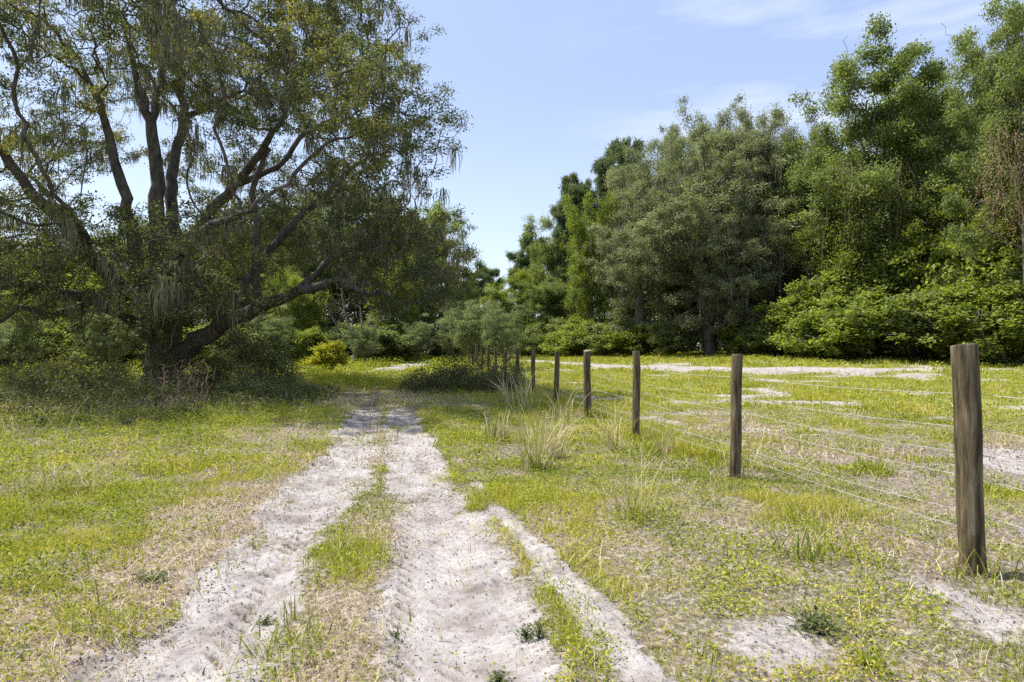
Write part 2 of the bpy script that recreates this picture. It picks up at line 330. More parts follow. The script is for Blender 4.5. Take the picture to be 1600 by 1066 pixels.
def skeleton_chains(P, par, r_tip=.008, ex=2.4, minr=None, rmax=None):
    n = len(P); ch = [[] for _ in range(n)]
    for i in range(n):
        if par[i] >= 0: ch[par[i]].append(i)
    rr = np.zeros(n)
    for i in range(n-1, -1, -1):
        s = sum(rr[c]**ex for c in ch[i]); rr[i] = max(r_tip, (s)**(1/ex) if s > 0 else r_tip)
        if par[i] >= i: raise ValueError
    if rmax: # scale in the log domain so that tips stay thin
        k = math.log(rmax/r_tip)/max(math.log(rr[0]/r_tip), .1); rr = r_tip*(rr/r_tip)**k
    if minr is not None: m = len(minr); rr[:m] = np.array(minr)*.76; rr[m:] = np.minimum(rr[m:], .12)
    leafy = np.array([len(c) == 0 for c in ch]); chains = []; stack = [(i, None) for i in range(n) if par[i] < 0]
    while stack:
        i, st = stack.pop(); pts = []; rad_ = []
        if st is not None: pts.append(P[st]); rad_.append(min(rr[st], rr[i]*1.25))
        cur = i
        while True:
            pts.append(P[cur]); rad_.append(rr[cur])
            if not ch[cur]: break
            c = max(ch[cur], key=lambda q: rr[q])
            for o in ch[cur]:
                if o != c: stack.append((o, cur))
            cur = c
        chains.append((np.array(pts), np.array(rad_)))
    return chains, rr, leafy
def clump_points(blobs, n, rg, flat=1.0):
    """blobs: (x,y,z,rx,ry,rz)"""
    b = np.array(blobs); vol = b[:, 3]*b[:, 4]*b[:, 5]; k = rg.choice(len(b), n, p=vol/vol.sum())
    d = unit(rg.normal(size=(n, 3)))*(rg.random(n)**.4)[:, None]
    return b[k, :3]+d*b[k, 3:6]
def moss_strips(P, Ln, rg, w=.02, per=10, spread=.08):
    n = len(P)*per; Q = np.repeat(P, per, 0)+rg.normal(size=(n, 3))*[spread, spread, .03]; l = np.repeat(Ln, per)*(.45+.55*rg.random(n))
    th = rg.random(n)*3.14; s = np.stack([np.cos(th), np.sin(th), 0*th], 1)*(w*(.5+rg.random(n)))[:, None]/2
    d1 = rg.normal(size=(n, 3))*[.09, .09, 0]*l[:, None]; z = np.array([0, 0, -1.])
    a = Q; b = Q+z*l[:, None]*.5+d1; c = Q+z*l[:, None]+d1*.6
    V = np.stack([a-s, a+s, b+s*1.1, b-s*1.1, c], 1).reshape(-1, 3); i = np.arange(n)*5
    return V, [np.stack([i, i+1, i+2, i+3], 1), np.stack([i+3, i+2, i+4], 1)]

# ------------------------------------------------------------------ the big live oak
def big_oak():
    rg = np.random.default_rng(5); D0 = 22.0
    def W(px, py, d): return np.array([(px-800)/F*d, d, CAM_Z+(545-py)/F*d])
    bx, by = -12.0, 22.0; gz = float(base_h(bx, by))
    limbs = [  # (points as pixel, depth, radius), index of limb and point it leaves
        [(255, 625, 22, 1.05), (255, 600, 22, .85), (256, 560, 22, .74), (258, 520, 22, .70), (262, 480, 22, .60)],
        [(258, 520, 22, .55), (250, 440, 21.7, .40), (246, 350, 21.5, .34), (240, 250, 21.5, .27), (234, 190, 21.5, .22), (215, 130, 21.3, .15), (200, 70, 21, .10)],
        [(234, 190, 21.5, .18), (250, 130, 21.8, .15), (256, 60, 22, .12), (262, -20, 22.2, .08)],
        [(262, 480, 22, .45), (272, 400, 22.5, .32), (266, 330, 22.8, .27), (268, 260, 23, .24), (288, 180, 23.3, .19), (278, 110, 23.5, .15), (270, 20, 23.6, .09)],
        [(288, 180, 23.3, .14), (330, 160, 23.3, .11), (380, 140, 23.5, .07)],
        [(272, 440, 22.3, .36), (300, 370, 22, .27), (330, 325, 21.6, .24), (365, 290, 21, .20), (405, 235, 20.6, .16), (440, 190, 20, .11), (455, 120, 19.6, .08)],
        [(365, 290, 21, .16), (420, 270, 21.3, .13), (470, 215, 21.6, .11), (530, 175, 22, .08), (590, 100, 22.5, .05)],
        [(262, 570, 22, .50), (300, 545, 21.6, .42), (345, 505, 21.1, .35), (400, 482, 20.6, .28), (470, 455, 20, .20), (530, 436, 19.6, .16), (560, 452, 19.4, .11), (610, 462, 19, .08)],
        [(400, 482, 20.6, .24), (398, 420, 20.4, .19), (402, 350, 20.2, .16), (390, 300, 20.4, .13), (420, 230, 20.6, .09)],
        [(345, 505, 21.1, .24), (400, 420, 22.5, .20), (455, 350, 23.5, .17), (520, 290, 24.2, .13), (580, 240, 25, .08)],
        [(258, 500, 22, .42), (215, 430, 21.4, .30), (203, 350, 21, .26), (188, 290, 20.8, .22), (170, 220, 20.6, .18), (150, 150, 20.4, .13), (120, 90, 20.2, .08)],
        [(256, 520, 22, .40), (180, 440, 21, .32), (105, 360, 20.2, .26), (50, 300, 19.8, .21), (0, 230, 19.4, .17), (-60, 170, 19, .1)],
        [(180, 440, 21, .22), (140, 400, 22.5, .18), (95, 330, 24, .13), (40, 270, 25, .09)],
        [(258, 540, 22, .42), (205, 500, 21.2, .32), (150, 470, 20.4, .27), (90, 455, 19.6, .2), (30, 440, 18.8, .15), (-60, 420, 18, .1)],
        [(150, 470, 20.4, .18), (80, 490, 20, .13), (30, 480, 19.6, .1), (-20, 520, 19.4, .06)],
        [(258, 530, 22, .40), (250, 470, 20.6, .26), (275, 400, 18.6, .2), (330, 350, 17, .14), (390, 330, 15.8, .08)],
        [(256, 520, 22, .40), (190, 450, 20, .24), (140, 395, 18, .19), (110, 330, 16.4, .12)],
        [(262, 500, 22, .40), (300, 440, 24.5, .26), (330, 380, 27, .18), (360, 330, 29, .1)],
        [(256, 500, 22, .40), (220, 440, 25, .24), (170, 390, 28, .14)],
        [(470, 455, 20, .16), (520, 400, 20.6, .13), (590, 380, 21.4, .11), (650, 380, 22, .07)],
    ]
    P, par, mr = [], [], []
    for li, lb in enumerate(limbs):
        pts = [W(*q[:3]) for q in lb]; rs = [q[3] for q in lb]
        if li == 0: prev = -1; pts[0][2] = gz-.25
        else:
            a = np.array(P); prev = int(np.linalg.norm(a-pts[0], axis=1).argmin())
        # resample with a little wander
        for k in range(len(pts)-1):
            n = max(2, int(np.linalg.norm(pts[k+1]-pts[k])/.38))
            for s in range(n):
                if li > 0 and k == 0 and s == 0: continue
                t = s/n; q = pts[k]*(1-t)+pts[k+1]*t+rg.normal(size=3)*(.045 if li else .0); P.append(q); par.append(prev); mr.append(rs[k]*(1-t)+rs[k+1]*t); prev = len(P)-1
        P.append(pts[-1]); par.append(prev); mr.append(rs[-1])
    # crown: leafy clumps on the outside of a wide dome, a few inside, drooping skirts
    blobs = []
    c0 = np.array([-11.3, 21.0, 6.0]); rx, ry, rz = 9.4, 9.6, 9.8
    tries = 0
    while len(blobs) < 175:
        d = unit(rg.normal(size=3)); d[2] = abs(d[2])-.28*rg.random(); d = unit(d); f = .50+.50*rg.random()**.7
        p = c0+d*np.array([rx, ry, rz])*f
        if p[2] < 3.6: continue
        s = .75+rg.random()*.95
        # keep a few windows where the photograph shows sky
        px = 800+p[0]/p[1]*F; py = 545-(p[2]-CAM_Z)/p[1]*F
        if 150 < px < 240 and 205 < py < 300: continue
        if px > 600+.25*max(0, 560-py)*0+ (90 if py > 120 else 50): continue
        if px > 690 and 250 < py < 330: continue
        if py > 330 and p[1] < 17 and rg.random() < .5: continue
        blobs.append((*p, s*1.25, s*1.25, s*.62))
    for (px, py, d, s) in [(700, 190, 21, .9), (660, 170, 20, 1.1), (640, 240, 20, 1.), (620, 90, 21, 1.2), (645, 50, 21.5, .8), (560, 60, 21, 1.2), (690, 215, 22, .7),
                           (695, 375, 23, 1.0), (670, 350, 22, 1.), (705, 395, 24, .8), (650, 340, 22, 1.2), (620, 400, 20.5, 1.2), (670, 410, 22, 1.1), (600, 430, 19, .9), (660, 440, 19.5, .9), (685, 450, 22, .8), (560, 400, 20, 1.),
                           (640, 300, 22, 1.), (590, 330, 20, 1.1), (520, 350, 19, .9), (680, 480, 23, .7), (640, 490, 20, .7), (600, 480, 19.5, .7), (560, 470, 19.5, .7), (700, 420, 22.5, .8), (712, 380, 23, .7), (725, 400, 23.5, .6), (560, 160, 19, 1.2), (500, 110, 19, 1.2), (430, 60, 19, 1.3), (590, 220, 20, 1.2), (530, 260, 20, 1.1), (470, 300, 19, 1.), (420, 180, 18, 1.2), (350, 100, 18, 1.2),
                           (100, 430, 17.5, 1.2), (170, 400, 17, 1.2), (240, 400, 17.5, 1.3), (300, 420, 18.5, 1.2), (60, 400, 18, 1.2), (20, 460, 18, 1.1), (330, 460, 19, 1.0), (120, 500, 19, .9), (40, 520, 19, .8), (-40, 480, 18.5, 1.1), (250, 470, 19, 1.1), (180, 460, 18.5, 1.1), (370, 420, 19, .9),
                           (60, 60, 18, 1.3), (20, 130, 18, 1.2), (130, 40, 18, 1.3), (90, 150, 19, 1.2), (40, 220, 19, 1.), (300, 30, 19, 1.4), (220, 30, 20, 1.4), (320, 230, 19, .8), (110, 260, 20, .8), (470, 20, 20, 1.4), (380, 10, 19, 1.4), (10, 20, 18, 1.4), (540, 0, 21, 1.3),
                           (230, 480, 20.3, 1.), (200, 420, 20, 1.1), (300, 470, 20.5, 1.), (270, 430, 19.5, 1.1), (330, 400, 19, 1.), (160, 520, 20, .9), (90, 480, 19, 1.1), (280, 520, 20.6, .7), (350, 520, 21.5, .8), (380, 545, 22, .8), (330, 550, 22.4, .8), (220, 520, 21, .6), (0, 380, 18, 1.3), (60, 350, 19, 1.1), (-60, 300, 19, 1.5), (150, 330, 18, 1.)]:
        blobs.append((*W(px, py, d), s*1.15, s*1.15, s*.65))
    for k in range(60):
        s = .75+.45*rg.random(); blobs.append((*W(-80+rg.random()*480, 335+rg.random()*165, 15.5+rg.random()*4.5), s, s, s*.6))
    for k in range(38):
        s = .75+.45*rg.random(); blobs.append((*W(490+rg.random()*205, 310+rg.random()*175, 18+rg.random()*5), s, s, s*.6))
    A = clump_points(blobs, 15000, rg)
    PP, pr = grow((P, par), A, D=.30, dk=.34, iters=160, wob=.30, rg=rg)
    chains, rr, tips = skeleton_chains(PP, pr, .009, 2.35, np.array(mr))
    V, Fc = tubes(chains, 'auto')
    root = empty('live_oak', (bx, by, gz)); tag(root, 'huge spreading live oak draped in grey moss, left of the sandy track', 'tree')
    o = np.array([bx, by, gz])
    # roots flare: bark roughness in the mesh for the thick parts
    mesh_np('trunk', V-o, Fc, M['bark'], root, smooth=True)
    thin = np.where(rr < .030)[0]; thin = thin[thin > len(P)]
    tp = PP[thin]; gn = .5*vn(tp[:, 0]+tp[:, 2]*.8, tp[:, 1]-tp[:, 2]*.6, .95, 15)+.5*vn(tp[:, 0]-tp[:, 2]*.5, tp[:, 1]+tp[:, 2]*.9, 1.5, 16); thin = thin[rg.random(len(thin)) < np.where(tips[thin], .75, .30)*(.24+.95*sst(.34, .52, gn))]; ln = 105; idx = np.repeat(thin, ln)
    Q = PP[idx]+rg.normal(size=(len(idx), 3))*[.135, .135, .08]
    cl = vn(Q[:, 0]+Q[:, 2]*.7, Q[:, 1]+Q[:, 2]*.4, 1.6, 7)
    Q = Q[(rg.random(len(Q)) < .35+.75*cl)]; cl = vn(Q[:, 0]+Q[:, 2]*.7, Q[:, 1]+Q[:, 2]*.4, 1.6, 7)
    sz = .055+.055*rg.random(len(Q)); V, Fc = leaf_quads(Q, sz, rg, .5, 1.5)
    tint = np.clip(.12+.62*sst(.30, .95, cl)+rg.normal(size=len(Q))*.17, 0, 1)
    mesh_np('crown', V-o, Fc, M['oak_leaf'], root, tint=tint)
    print('oak nodes', len(PP), 'leaves', len(Q))
    # spanish moss
    cand = np.where((rr < .16) & (PP[:, 2] > 2.6))[0]; cand = cand[rg.random(len(cand)) < .17]
    pz = PP[cand]; cln = vn(pz[:, 0], pz[:, 1]+pz[:, 2]*.5, 1.3, 12); cand = cand[cln > .42]
    lens = (.2+1.0*rg.random(len(cand))**2.5)
    V, Ff = moss_strips(PP[cand], lens, rg, .022, 24, .10)
    mesh_np('hanging_moss', V-o, Ff, M['moss'], root, tint=rg.random(sum(map(len, Ff))))
    print('moss', len(cand))
big_oak()

# ------------------------------------------------------------------ generic trees (built once per shape, then copied)
def tree_mesh(seed, h, crown, nblob, leafmat, leaf=.14, nleaf=45000, r0=.28, trunk_h=.35, kind='broad', bark='gray_bark', moss=0, spread=.34, lowest=.18, rb=(.10, .17), lean=0.0, fl=.6):
    rg = np.random.default_rng(seed); cx, cz = crown          # crown radius, and nothing else: height h
    blobs = []; c0 = np.array([lean*h*.5, 0, h*(lowest+(1-lowest)*.5)]); hz = h*(1-lowest)*.5
    nblob = int(nblob*(1.9 if kind == 'broad' else 2.4))
    while len(blobs) < nblob:
        d = unit(rg.normal(size=3)); f = rg.random()**.45*.88
        p = c0+d*[cx*f, cx*f, hz*f]
        t = (p[2]/h-lowest)/(1-lowest)
        if kind == 'broad':
            lim = cx*min(1, 1.6*(1-t)**.42)*(1 if t > .12 else .75)
            if np.hypot(p[0]-c0[0], p[1]) > lim: continue
        elif kind == 'pine':
            if t < .1: continue
        s = h*(rb[0]+rb[1]*rg.random()**2)*(.62 if kind == 'broad' else .42); blobs.append((*p, s, s, s*((.62+.5*rg.random() if fl == .6 else fl) if kind == 'broad' else .5)))
    n = 16; tz = h*trunk_h; P = []; par = []
    for k in range(n+1):
        t = k/n; P.append(np.array([lean*h*.5*t+.12*math.sin(t*3+seed), .1*math.sin(t*4.3+seed*2), -.3+(tz+.3)*t])); par.append(k-1)
    if kind == 'pine':
        for k in range(14): P.append(P[-1]+np.array([rg.normal()*.08, rg.normal()*.08, (h*.94-tz)/14])); par.append(len(P)-2)
    A = clump_points(blobs, int(500+nblob*16), rg)
    q = h*.11; A = A+np.stack([vn(A[:, 1]+A[:, 2]*.6, A[:, 0]+A[:, 2], q, seed+40)-.5, vn(A[:, 0]-A[:, 2]*.6, A[:, 1]+A[:, 2], q, seed+41)-.5, vn(A[:, 0], A[:, 1]+A[:, 2]*.4, q, seed+42)-.5], 1)*h*.15
    A = A+rg.normal(size=A.shape)*(h*(.045 if kind == 'broad' else .02))*(rg.random((len(A), 1)) < .22)
    A = A[A[:, 2] > .4]
    PP, pr = grow((P, par), A, D=h*.024, dk=h*.034, iters=140, wob=.22, up=.12, rg=rg)
    chains, rr, tips = skeleton_chains(PP, pr, .015, 2.3, None, r0)
    chains = [c for c in chains if c[1].max() > .017]
    V, Fc = tubes(chains, 'auto')
    tr = mesh_np('trunk', V, Fc, M[bark], smooth=True, link=False)
    thin = np.where(tips | ((rr < .03) & (rg.random(len(rr)) < .25)))[0]; tp = PP[thin]; gn = .5*vn(tp[:, 0]+tp[:, 2]*.8, tp[:, 1]-tp[:, 2]*.6, h*.05, 15)+.5*vn(tp[:, 0]-tp[:, 2]*.5, tp[:, 1]+tp[:, 2]*.9, h*.09, 16); thin = thin[rg.random(len(thin)) < .05+.95*sst(.40, .54, gn)]
    per = 46; nsp = nleaf//per; spr = rg.choice(thin, nsp); sc = PP[spr]+rg.normal(size=(nsp, 3))*[spread*.7, spread*.7, spread*.5]
    idx = rg.integers(0, nsp, nleaf)
    if kind == 'pine':       # tufts of needles
        tc = rg.choice(np.where(tips)[0], nleaf//26); C = PP[tc]+rg.normal(size=(len(tc), 3))*.26; Q = np.repeat(C, 24, 0)+rg.normal(size=(len(tc)*24, 3))*.13
        a = unit(rg.normal(size=(len(Q), 3))+[0, 0, .5]); s = unit(np.cross(a, rg.normal(size=(len(Q), 3)))); ll = (leaf*(1.3+rg.random(len(Q))))[:, None]
        wv = s*.040; V = np.stack([Q, Q+a*ll*.5+wv, Q+a*ll, Q+a*ll*.5-wv], 1).reshape(-1, 3); Fc = np.arange(len(V)).reshape(-1, 4); cl = np.repeat(rg.random(len(tc)), 24)
    else:
        Q = sc[idx]+rg.normal(size=(nleaf, 3))*[spread*.68, spread*.68, spread*.42]
        cl = vn(Q[:, 0]+Q[:, 2]*.7+seed, Q[:, 1]+Q[:, 2]*.5, h*.13, seed); cl = .5*cl+.5*rg.random(nsp)[idx]
        V, Fc = leaf_quads(Q, leaf*(.7+.7*rg.random(len(Q))), rg, .6, 1.7)
    tint = np.clip(.15+.6*cl+rg.normal(size=len(Q))*.17, 0, 1)
    cr = mesh_np('crown', V, Fc, M[leafmat], tint=tint, link=False)
    parts = [('trunk', tr.data), ('crown', cr.data)]
    if moss:
        cd = rg.choice(len(PP), moss); cd = cd[PP[cd, 2] > h*.25]
        V, Ff = moss_strips(PP[cd], .5+1.3*rg.random(len(cd)), rg, .035, 9, .14)
        ms = mesh_np('hanging_moss', V, Ff, M['moss'], tint=rg.random(sum(map(len, Ff))), link=False); parts.append(('hanging_moss', ms.data))
    REF[id(parts)] = (float(np.percentile(Q[:, 2], 99.6)), float(np.percentile(np.abs(Q[:, :2]-[lean*h*.5, 0]), 98)))
    for o in [tr, cr]: bpy.data.objects.remove(o)
    return parts
REF = {}
LIB = {
 'grayoak':  tree_mesh(21, 17, (4.9, 0), 46, 'gray_leaf', .13, 90000, .40, .34, moss=200, spread=.32, lowest=.08, bark='bark', rb=(.06, .14)),
 'talloak':  tree_mesh(34, 19, (5.0, 0), 60, 'gray_leaf', .13, 95000, .36, .42, moss=160, spread=.38, lowest=.20, rb=(.05, .12)),
 'green':    tree_mesh(23, 18, (5.2, 0), 40, 'green_leaf', .17, 80000, .34, .35, spread=.42, lowest=.15, rb=(.07, .12)),
 'bright':   tree_mesh(24, 21, (5.4, 0), 50, 'green_leaf', .17, 115000, .42, .40, spread=.45, lowest=.28, rb=(.07, .11)),
 'lime':     tree_mesh(25, 14, (4.6, 0), 34, 'bright_leaf', .17, 60000, .26, .3, spread=.40, lowest=.10),
 'dark':     tree_mesh(26, 15, (4.6, 0), 36, 'green_leaf', .15, 70000, .32, .35, spread=.38, lowest=.15),
 'pine':     tree_mesh(27, 20, (3.4, 0), 26, 'pine_leaf', .16, 70000, .24, .5, kind='pine', lowest=.50, rb=(.05, .06)),
 'pine2':    tree_mesh(28, 18, (3.0, 0), 22, 'pine_leaf', .16, 60000, .22, .5, kind='pine', lowest=.55, rb=(.05, .06)),
 'willow':   tree_mesh(29, 5, (1.7, 0), 26, 'pale_leaf', .07, 26000, .09, .12, spread=.18, lowest=.06, rb=(.10, .14), bark='gray_bark'),
 'bush':     tree_mesh(30, 3.2, (2.0, 0), 26, 'bright_leaf', .12, 26000, .05, .06, spread=.20, lowest=-.08, rb=(.12, .26), fl=1.0),
 'bush2':    tree_mesh(31, 3.4, (2.3, 0), 28, 'green_leaf', .12, 26000, .05, .06, spread=.20, lowest=-.08, rb=(.12, .26), fl=1.0),
 'gold':     tree_mesh(32, 1.5, (1.0, 0), 18, 'gold_leaf', .08, 9000, .03, .05, spread=.12, lowest=-.1, rb=(.13, .16)),
}
def plant(kind, name, x, y, h, hw, label, cat, group=None, rz=None, refh={}):
    ref = REF[id(LIB[kind])]
    s = h/ref[0]; sx = hw/ref[1]
    r = empty(name, (x, y, float(base_h(x, y))), (x*7.3+y*3.1) % 6.28 if rz is None else rz, (sx, sx, s)); tag(r, label, cat, group)
    for pn, me in LIB[kind]:
        o = bpy.data.objects.new(pn, me); COL.objects.link(o); o.parent = r
    return r
def pt(kind, name, px, d, top, wpx, label, cat, group=None, rz=None):
    """tree by the bearing of the photograph, its distance in metres, and how high and wide it stands"""
    x = (px-800)/F*d; z0 = float(base_h(x, d)); h = CAM_Z+(545-top)/F*d-z0
    return plant(kind, name, x, d, h, wpx/F*d/2, label, cat, group, rz)
FW = 'woodland edge beyond the fence'
pt('pine', 'pine_tree', 762, 112, 418, 60, 'distant pine showing in the gap where the two tree lines meet', 'tree')
pt('pine2', 'pine_tree', 722, 118, 440, 60, 'far pine just left of the gap, behind the grey willowy sapling', 'tree')
pt('green', 'tree', 742, 100, 478, 80, 'low rounded tree filling the bottom of the gap between tree lines', 'tree')
pt('pine', 'pine_tree', 832, 86, 368, 70, 'outermost pine at the far left end of the right-hand woodland', 'tree')
pt('lime', 'tree', 815, 80, 420, 90, 'leafy green tree below the outermost pine, beside the gap', 'tree')
pt('green', 'tree', 868, 76, 345, 90, 'rounded green tree between the outermost pine and the taller pines', 'tree')
pt('pine', 'pine_tree', 905, 74, 278, 80, 'tufted pine rising behind the lime green tree', 'tree')
pt('pine2', 'pine_tree', 972, 70, 220, 90, 'tall tufted pine topping the middle of the sloping skyline', 'tree')
pt('lime', 'tree', 925, 62, 305, 100, 'lime green tree in front of the tufted pines', 'tree')
pt('green', 'tree', 868, 66, 430, 110, 'low full green tree behind the sandy road, left end of the woodland', 'tree')
pt('talloak', 'oak_tree', 1035, 60, 208, 150, 'grey green oak with narrow crown just right of the tall pine', 'tree')
pt('talloak', 'oak_tree', 1098, 54, 180, 160, 'tall grey green oak with a pointed top above the dark trunk', 'tree')
pt('grayoak', 'live_oak', 1106, 46, 232, 215, 'broad grey live oak with a thick dark trunk at the field edge', 'tree')
pt('grayoak', 'live_oak', 1000, 50, 275, 180, 'mossy grey live oak sweeping low, left of the dark-trunked oak', 'tree', rz=2)
pt('talloak', 'oak_tree', 1192, 50, 163, 165, 'slender airy oak with sky between its limbs, second tallest', 'tree', rz=1.1)
pt('dark', 'tree', 1262, 47, 215, 130, 'dark leafy tree between the airy oak and the big bright tree', 'tree')
pt('bright', 'tree', 1372, 41, 58, 225, 'tallest bright green tree with vine-wrapped trunk above the bushes', 'tree', rz=.6)
pt('green', 'tree', 1478, 45, 92, 150, 'dark green tree close behind the tallest bright tree, on its right', 'tree')
pt('bright', 'tree', 1610, 31, -45, 190, 'nearest woodland tree, its crown cut off by the right edge', 'tree', rz=2.4)
pt('green', 'tree', 1545, 40, 185, 140, 'green tree under the crown of the right-edge tree', 'tree', rz=4)
pt('lime', 'tree', 1300, 44, 330, 130, 'light green tree draped in vines left of the vine-wrapped trunk', 'tree')
pt('dark', 'tree', 1195, 47, 390, 120, 'low dark tree shading the ground right of the dark-trunked oak', 'tree')
pt('lime', 'tree', 1450, 39, 300, 150, 'leafy light green tree rising out of the vine-covered bushes', 'tree', rz=3)
pt('lime', 'tree', 1570, 35, 330, 140, 'light green tree behind the nearest fence post, above bushes', 'tree', rz=5)
rg_ = random.Random(4)
for k, (px, d, top, wd) in enumerate([(900, 92, 350, 110), (960, 88, 300, 120), (1020, 80, 280, 130), (1080, 74, 250, 140), (1140, 68, 235, 150), (1210, 64, 250, 150), (1280, 60, 230, 150), (1340, 58, 210, 160), (1420, 56, 170, 170), (1500, 54, 190, 170), (1580, 52, 160, 170), (1660, 46, 60, 200), (1740, 40, 60, 200), (1820, 36, 20, 200),
                                      (1150, 58, 400, 130), (1230, 55, 400, 130), (1060, 62, 420, 130), (1310, 52, 380, 120)]):
    pt(['dark', 'green'][k % 2], 'tree', px, d, top, wd, 'dim tree in the second row, seen only through gaps in the woodland edge', 'tree', 'second row of the right-hand woodland')
# bushes along the foot of the woodland
BL = [('bush', 822, 68, 498, 60, 'small light bush at the far left foot of the right woodland'), ('bush2', 860, 62, 495, 70, 'green bush behind the fourth fence post, beyond the road'),
      ('bush', 905, 57, 500, 80, 'light green bush beyond the road between third and fourth posts'), ('bush2', 950, 53, 505, 80, 'dark green bush just left of the third fence post, beyond the road'),
      ('bush', 1010, 50, 505, 90, 'light leafy bush beyond the road behind the third fence post'), ('bush2', 1055, 47, 500, 60, 'bush tucked against the left side of the dark oak trunk'),
      ('bush', 1165, 44, 503, 70, 'rounded bush right behind the second fence post'), ('bush2', 1215, 42, 490, 80, 'bush at the left end of the vine-covered mound'),
      ('bush', 1265, 40, 462, 120, 'sunlit bush forming the left shoulder of the mound'), ('bush', 1330, 37, 452, 150, 'wide yellow green bush at the front of the mound'),
      ('bush2', 1340, 41, 405, 150, 'bush high on the mound under the vine-wrapped trunk'), ('bush', 1400, 39, 398, 150, 'top bush of the mound, light green, below the tallest tree'),
      ('bush2', 1420, 36, 455, 150, 'darker bush at the front of the mound, left of the near post'), ('bush', 1470, 38, 380, 150, 'tall light bush behind and above the near fence post'),
      ('bush', 1500, 34, 450, 150, 'bush directly behind the top of the near fence post'), ('bush2', 1560, 36, 360, 160, 'tall dark bush right of the near post, under the edge tree'),
      ('bush', 1580, 32, 440, 160, 'light bush at the right edge beyond the wires'), ('bush2', 1660, 33, 350, 170, 'tall bush cut off by the right edge')]
for kd, px, d, top, wd, lb in BL: pt(kd, 'bush', px, d, top, wd*1.25, lb, 'bush', 'bushes at the foot of the woodland')
pt('willow', 'sapling', 742, 40, 452, 78, 'grey green willowy sapling behind the farthest fence posts', 'sapling')
pt('willow', 'sapling', 786, 34, 468, 62, 'darker willowy sapling behind the posts beside the dark shrub', 'sapling', rz=1)
pt('willow', 'sapling', 708, 47, 480, 60, 'small grey sapling leftmost behind the far end of the fence', 'sapling', rz=2)
# trees behind the big oak
LB = [('dark', 690, 62, 330, 110), ('green', 640, 58, 330, 130), ('dark', 580, 56, 300, 130), ('grayoak', 520, 58, 300, 170), ('dark', 460, 54, 320, 140), ('green', 400, 56, 330, 140), ('dark', 340, 55, 350, 150), ('green', 270, 56, 360, 160), ('lime', 200, 52, 400, 150), ('dark', 130, 56, 370, 160), ('green', 60, 54, 380, 160), ('lime', -10, 50, 390, 160), ('dark', -90, 52, 360, 170), ('green', -170, 50, 350, 170), ('dark', -260, 46, 340, 170),
      ('green', 610, 72, 320, 150), ('dark', 500, 72, 320, 150), ('green', 380, 74, 340, 160), ('dark', 240, 72, 360, 170), ('green', 100, 72, 370, 170)]
for k, (kd, px, d, top, wd) in enumerate(LB):
    pt(kd, 'tree', px, d, top, wd, 'shaded tree in the wood beyond the big oak, seen between its limbs', 'tree', 'wood behind the big oak')
pt('pine2', 'pine_tree', 655, 52, 390, 50, 'tree with brown trunk behind the fence end, right of the bare tree', 'tree')
for k, (kd, px, d, top, wd, lb) in enumerate([
        ('bush', 440, 40, 512, 70, 'pale green bush in the sun left of the golden shrub'), ('bush', 490, 42, 515, 60, 'bright bush behind the golden shrub'),
        ('bush2', 590, 46, 512, 90, 'green bush at the wood edge right of the bare tree'), ('bush', 635, 50, 510, 60, 'yellowish bush at the wood edge near the far sandy track'),
        ('bush2', 545, 46, 505, 70, 'dark bush below the bare tree'), ('bush', 100, 36, 500, 120, 'sunlit bush seen left of the oak trunk under its limbs'),
        ('bush', 20, 34, 505, 110, 'sunlit bush at the left edge below the low limbs'), ('bush2', 170, 38, 490, 110, 'green bush behind the left side of the oak trunk'),
        ('bush', 330, 38, 505, 110, 'green bush showing just right of the oak trunk'), ('bush2', 395, 36, 520, 80, 'shaded bush between oak trunk and golden shrub'), ('bush', 240, 40, 500, 110, 'bush directly behind the oak trunk'),
        ('bush2', -60, 32, 500, 120, 'bush just outside the left edge'), ('bush2', 690, 56, 515, 60, 'dark bush behind the far end of the fence')]):
    pt(kd, 'bush', px, d, top, wd*1.2, lb, 'bush')
pt('gold', 'golden_shrub', 512, 33, 535, 62, 'golden yellow shrub with orange leaf tips in the sunlit clearing', 'shrub')

# ------------------------------------------------------------------ bare grey tree in the clearing
def bare_thing(name, x, y, blobs, nA, D, r0, mat, seed, label, cat, lean=(0, 0), stems=1, thin=.006, trunk=.35):
    rg = np.random.default_rng(seed); z = float(base_h(x, y)); P = []; par = []
    for s in range(stems):
        a = rg.random()*6.28; k0 = len(P)
        for k in range(5):
            t = k/4; P.append(np.array([math.cos(a)*.15*t*stems**.5+lean[0]*t, math.sin(a)*.15*t*stems**.5+lean[1]*t, -.1+t*trunk])); par.append(-1 if k == 0 else k0+k-1)
    A = clump_points(blobs, nA, rg); A = A[A[:, 2] > .05]; PP, pr = grow((P, par), A, D=D, dk=D*1.3, iters=120, wob=.28, rg=rg)
    ch, rr, _ = skeleton_chains(PP, pr, thin, 2.2, None, r0); V, Fc = tubes(ch, 'auto')
    o = mesh_np(name, V, Fc, M[mat], smooth=True); o.location = (x, y, z); tag(o, label, cat); return o
x, y = (545-800)/F*40, 40
bare_thing('bare_tree', x, y, [(.2, 0, 3.2, 1.4, .8, 1.5), (-1.2, 0, 3.9, .9, .6, .8), (1.6, 0, 2.9, 1.3, .7, .8), (0, 0, 4.6, 1.2, .6, .8)], 190, .16, .085, 'dead_wood', 3, 'leafless grey tree with tangled branches at the wood edge behind the low oak limb', 'bare tree', (.3, 0), 2, .014, .9)
bare_thing('bare_shrub', -7.3, 14.2, [(0, 0, .65, .75, .5, .5), (.3, 0, .95, .45, .4, .3), (-.35, 0, .8, .45, .4, .3)], 420, .055, .014, 'brown_twig', 4, 'leafless brown twiggy shrub in front of the live oak trunk', 'bare shrub', (0, 0), 9, .0042, .16)

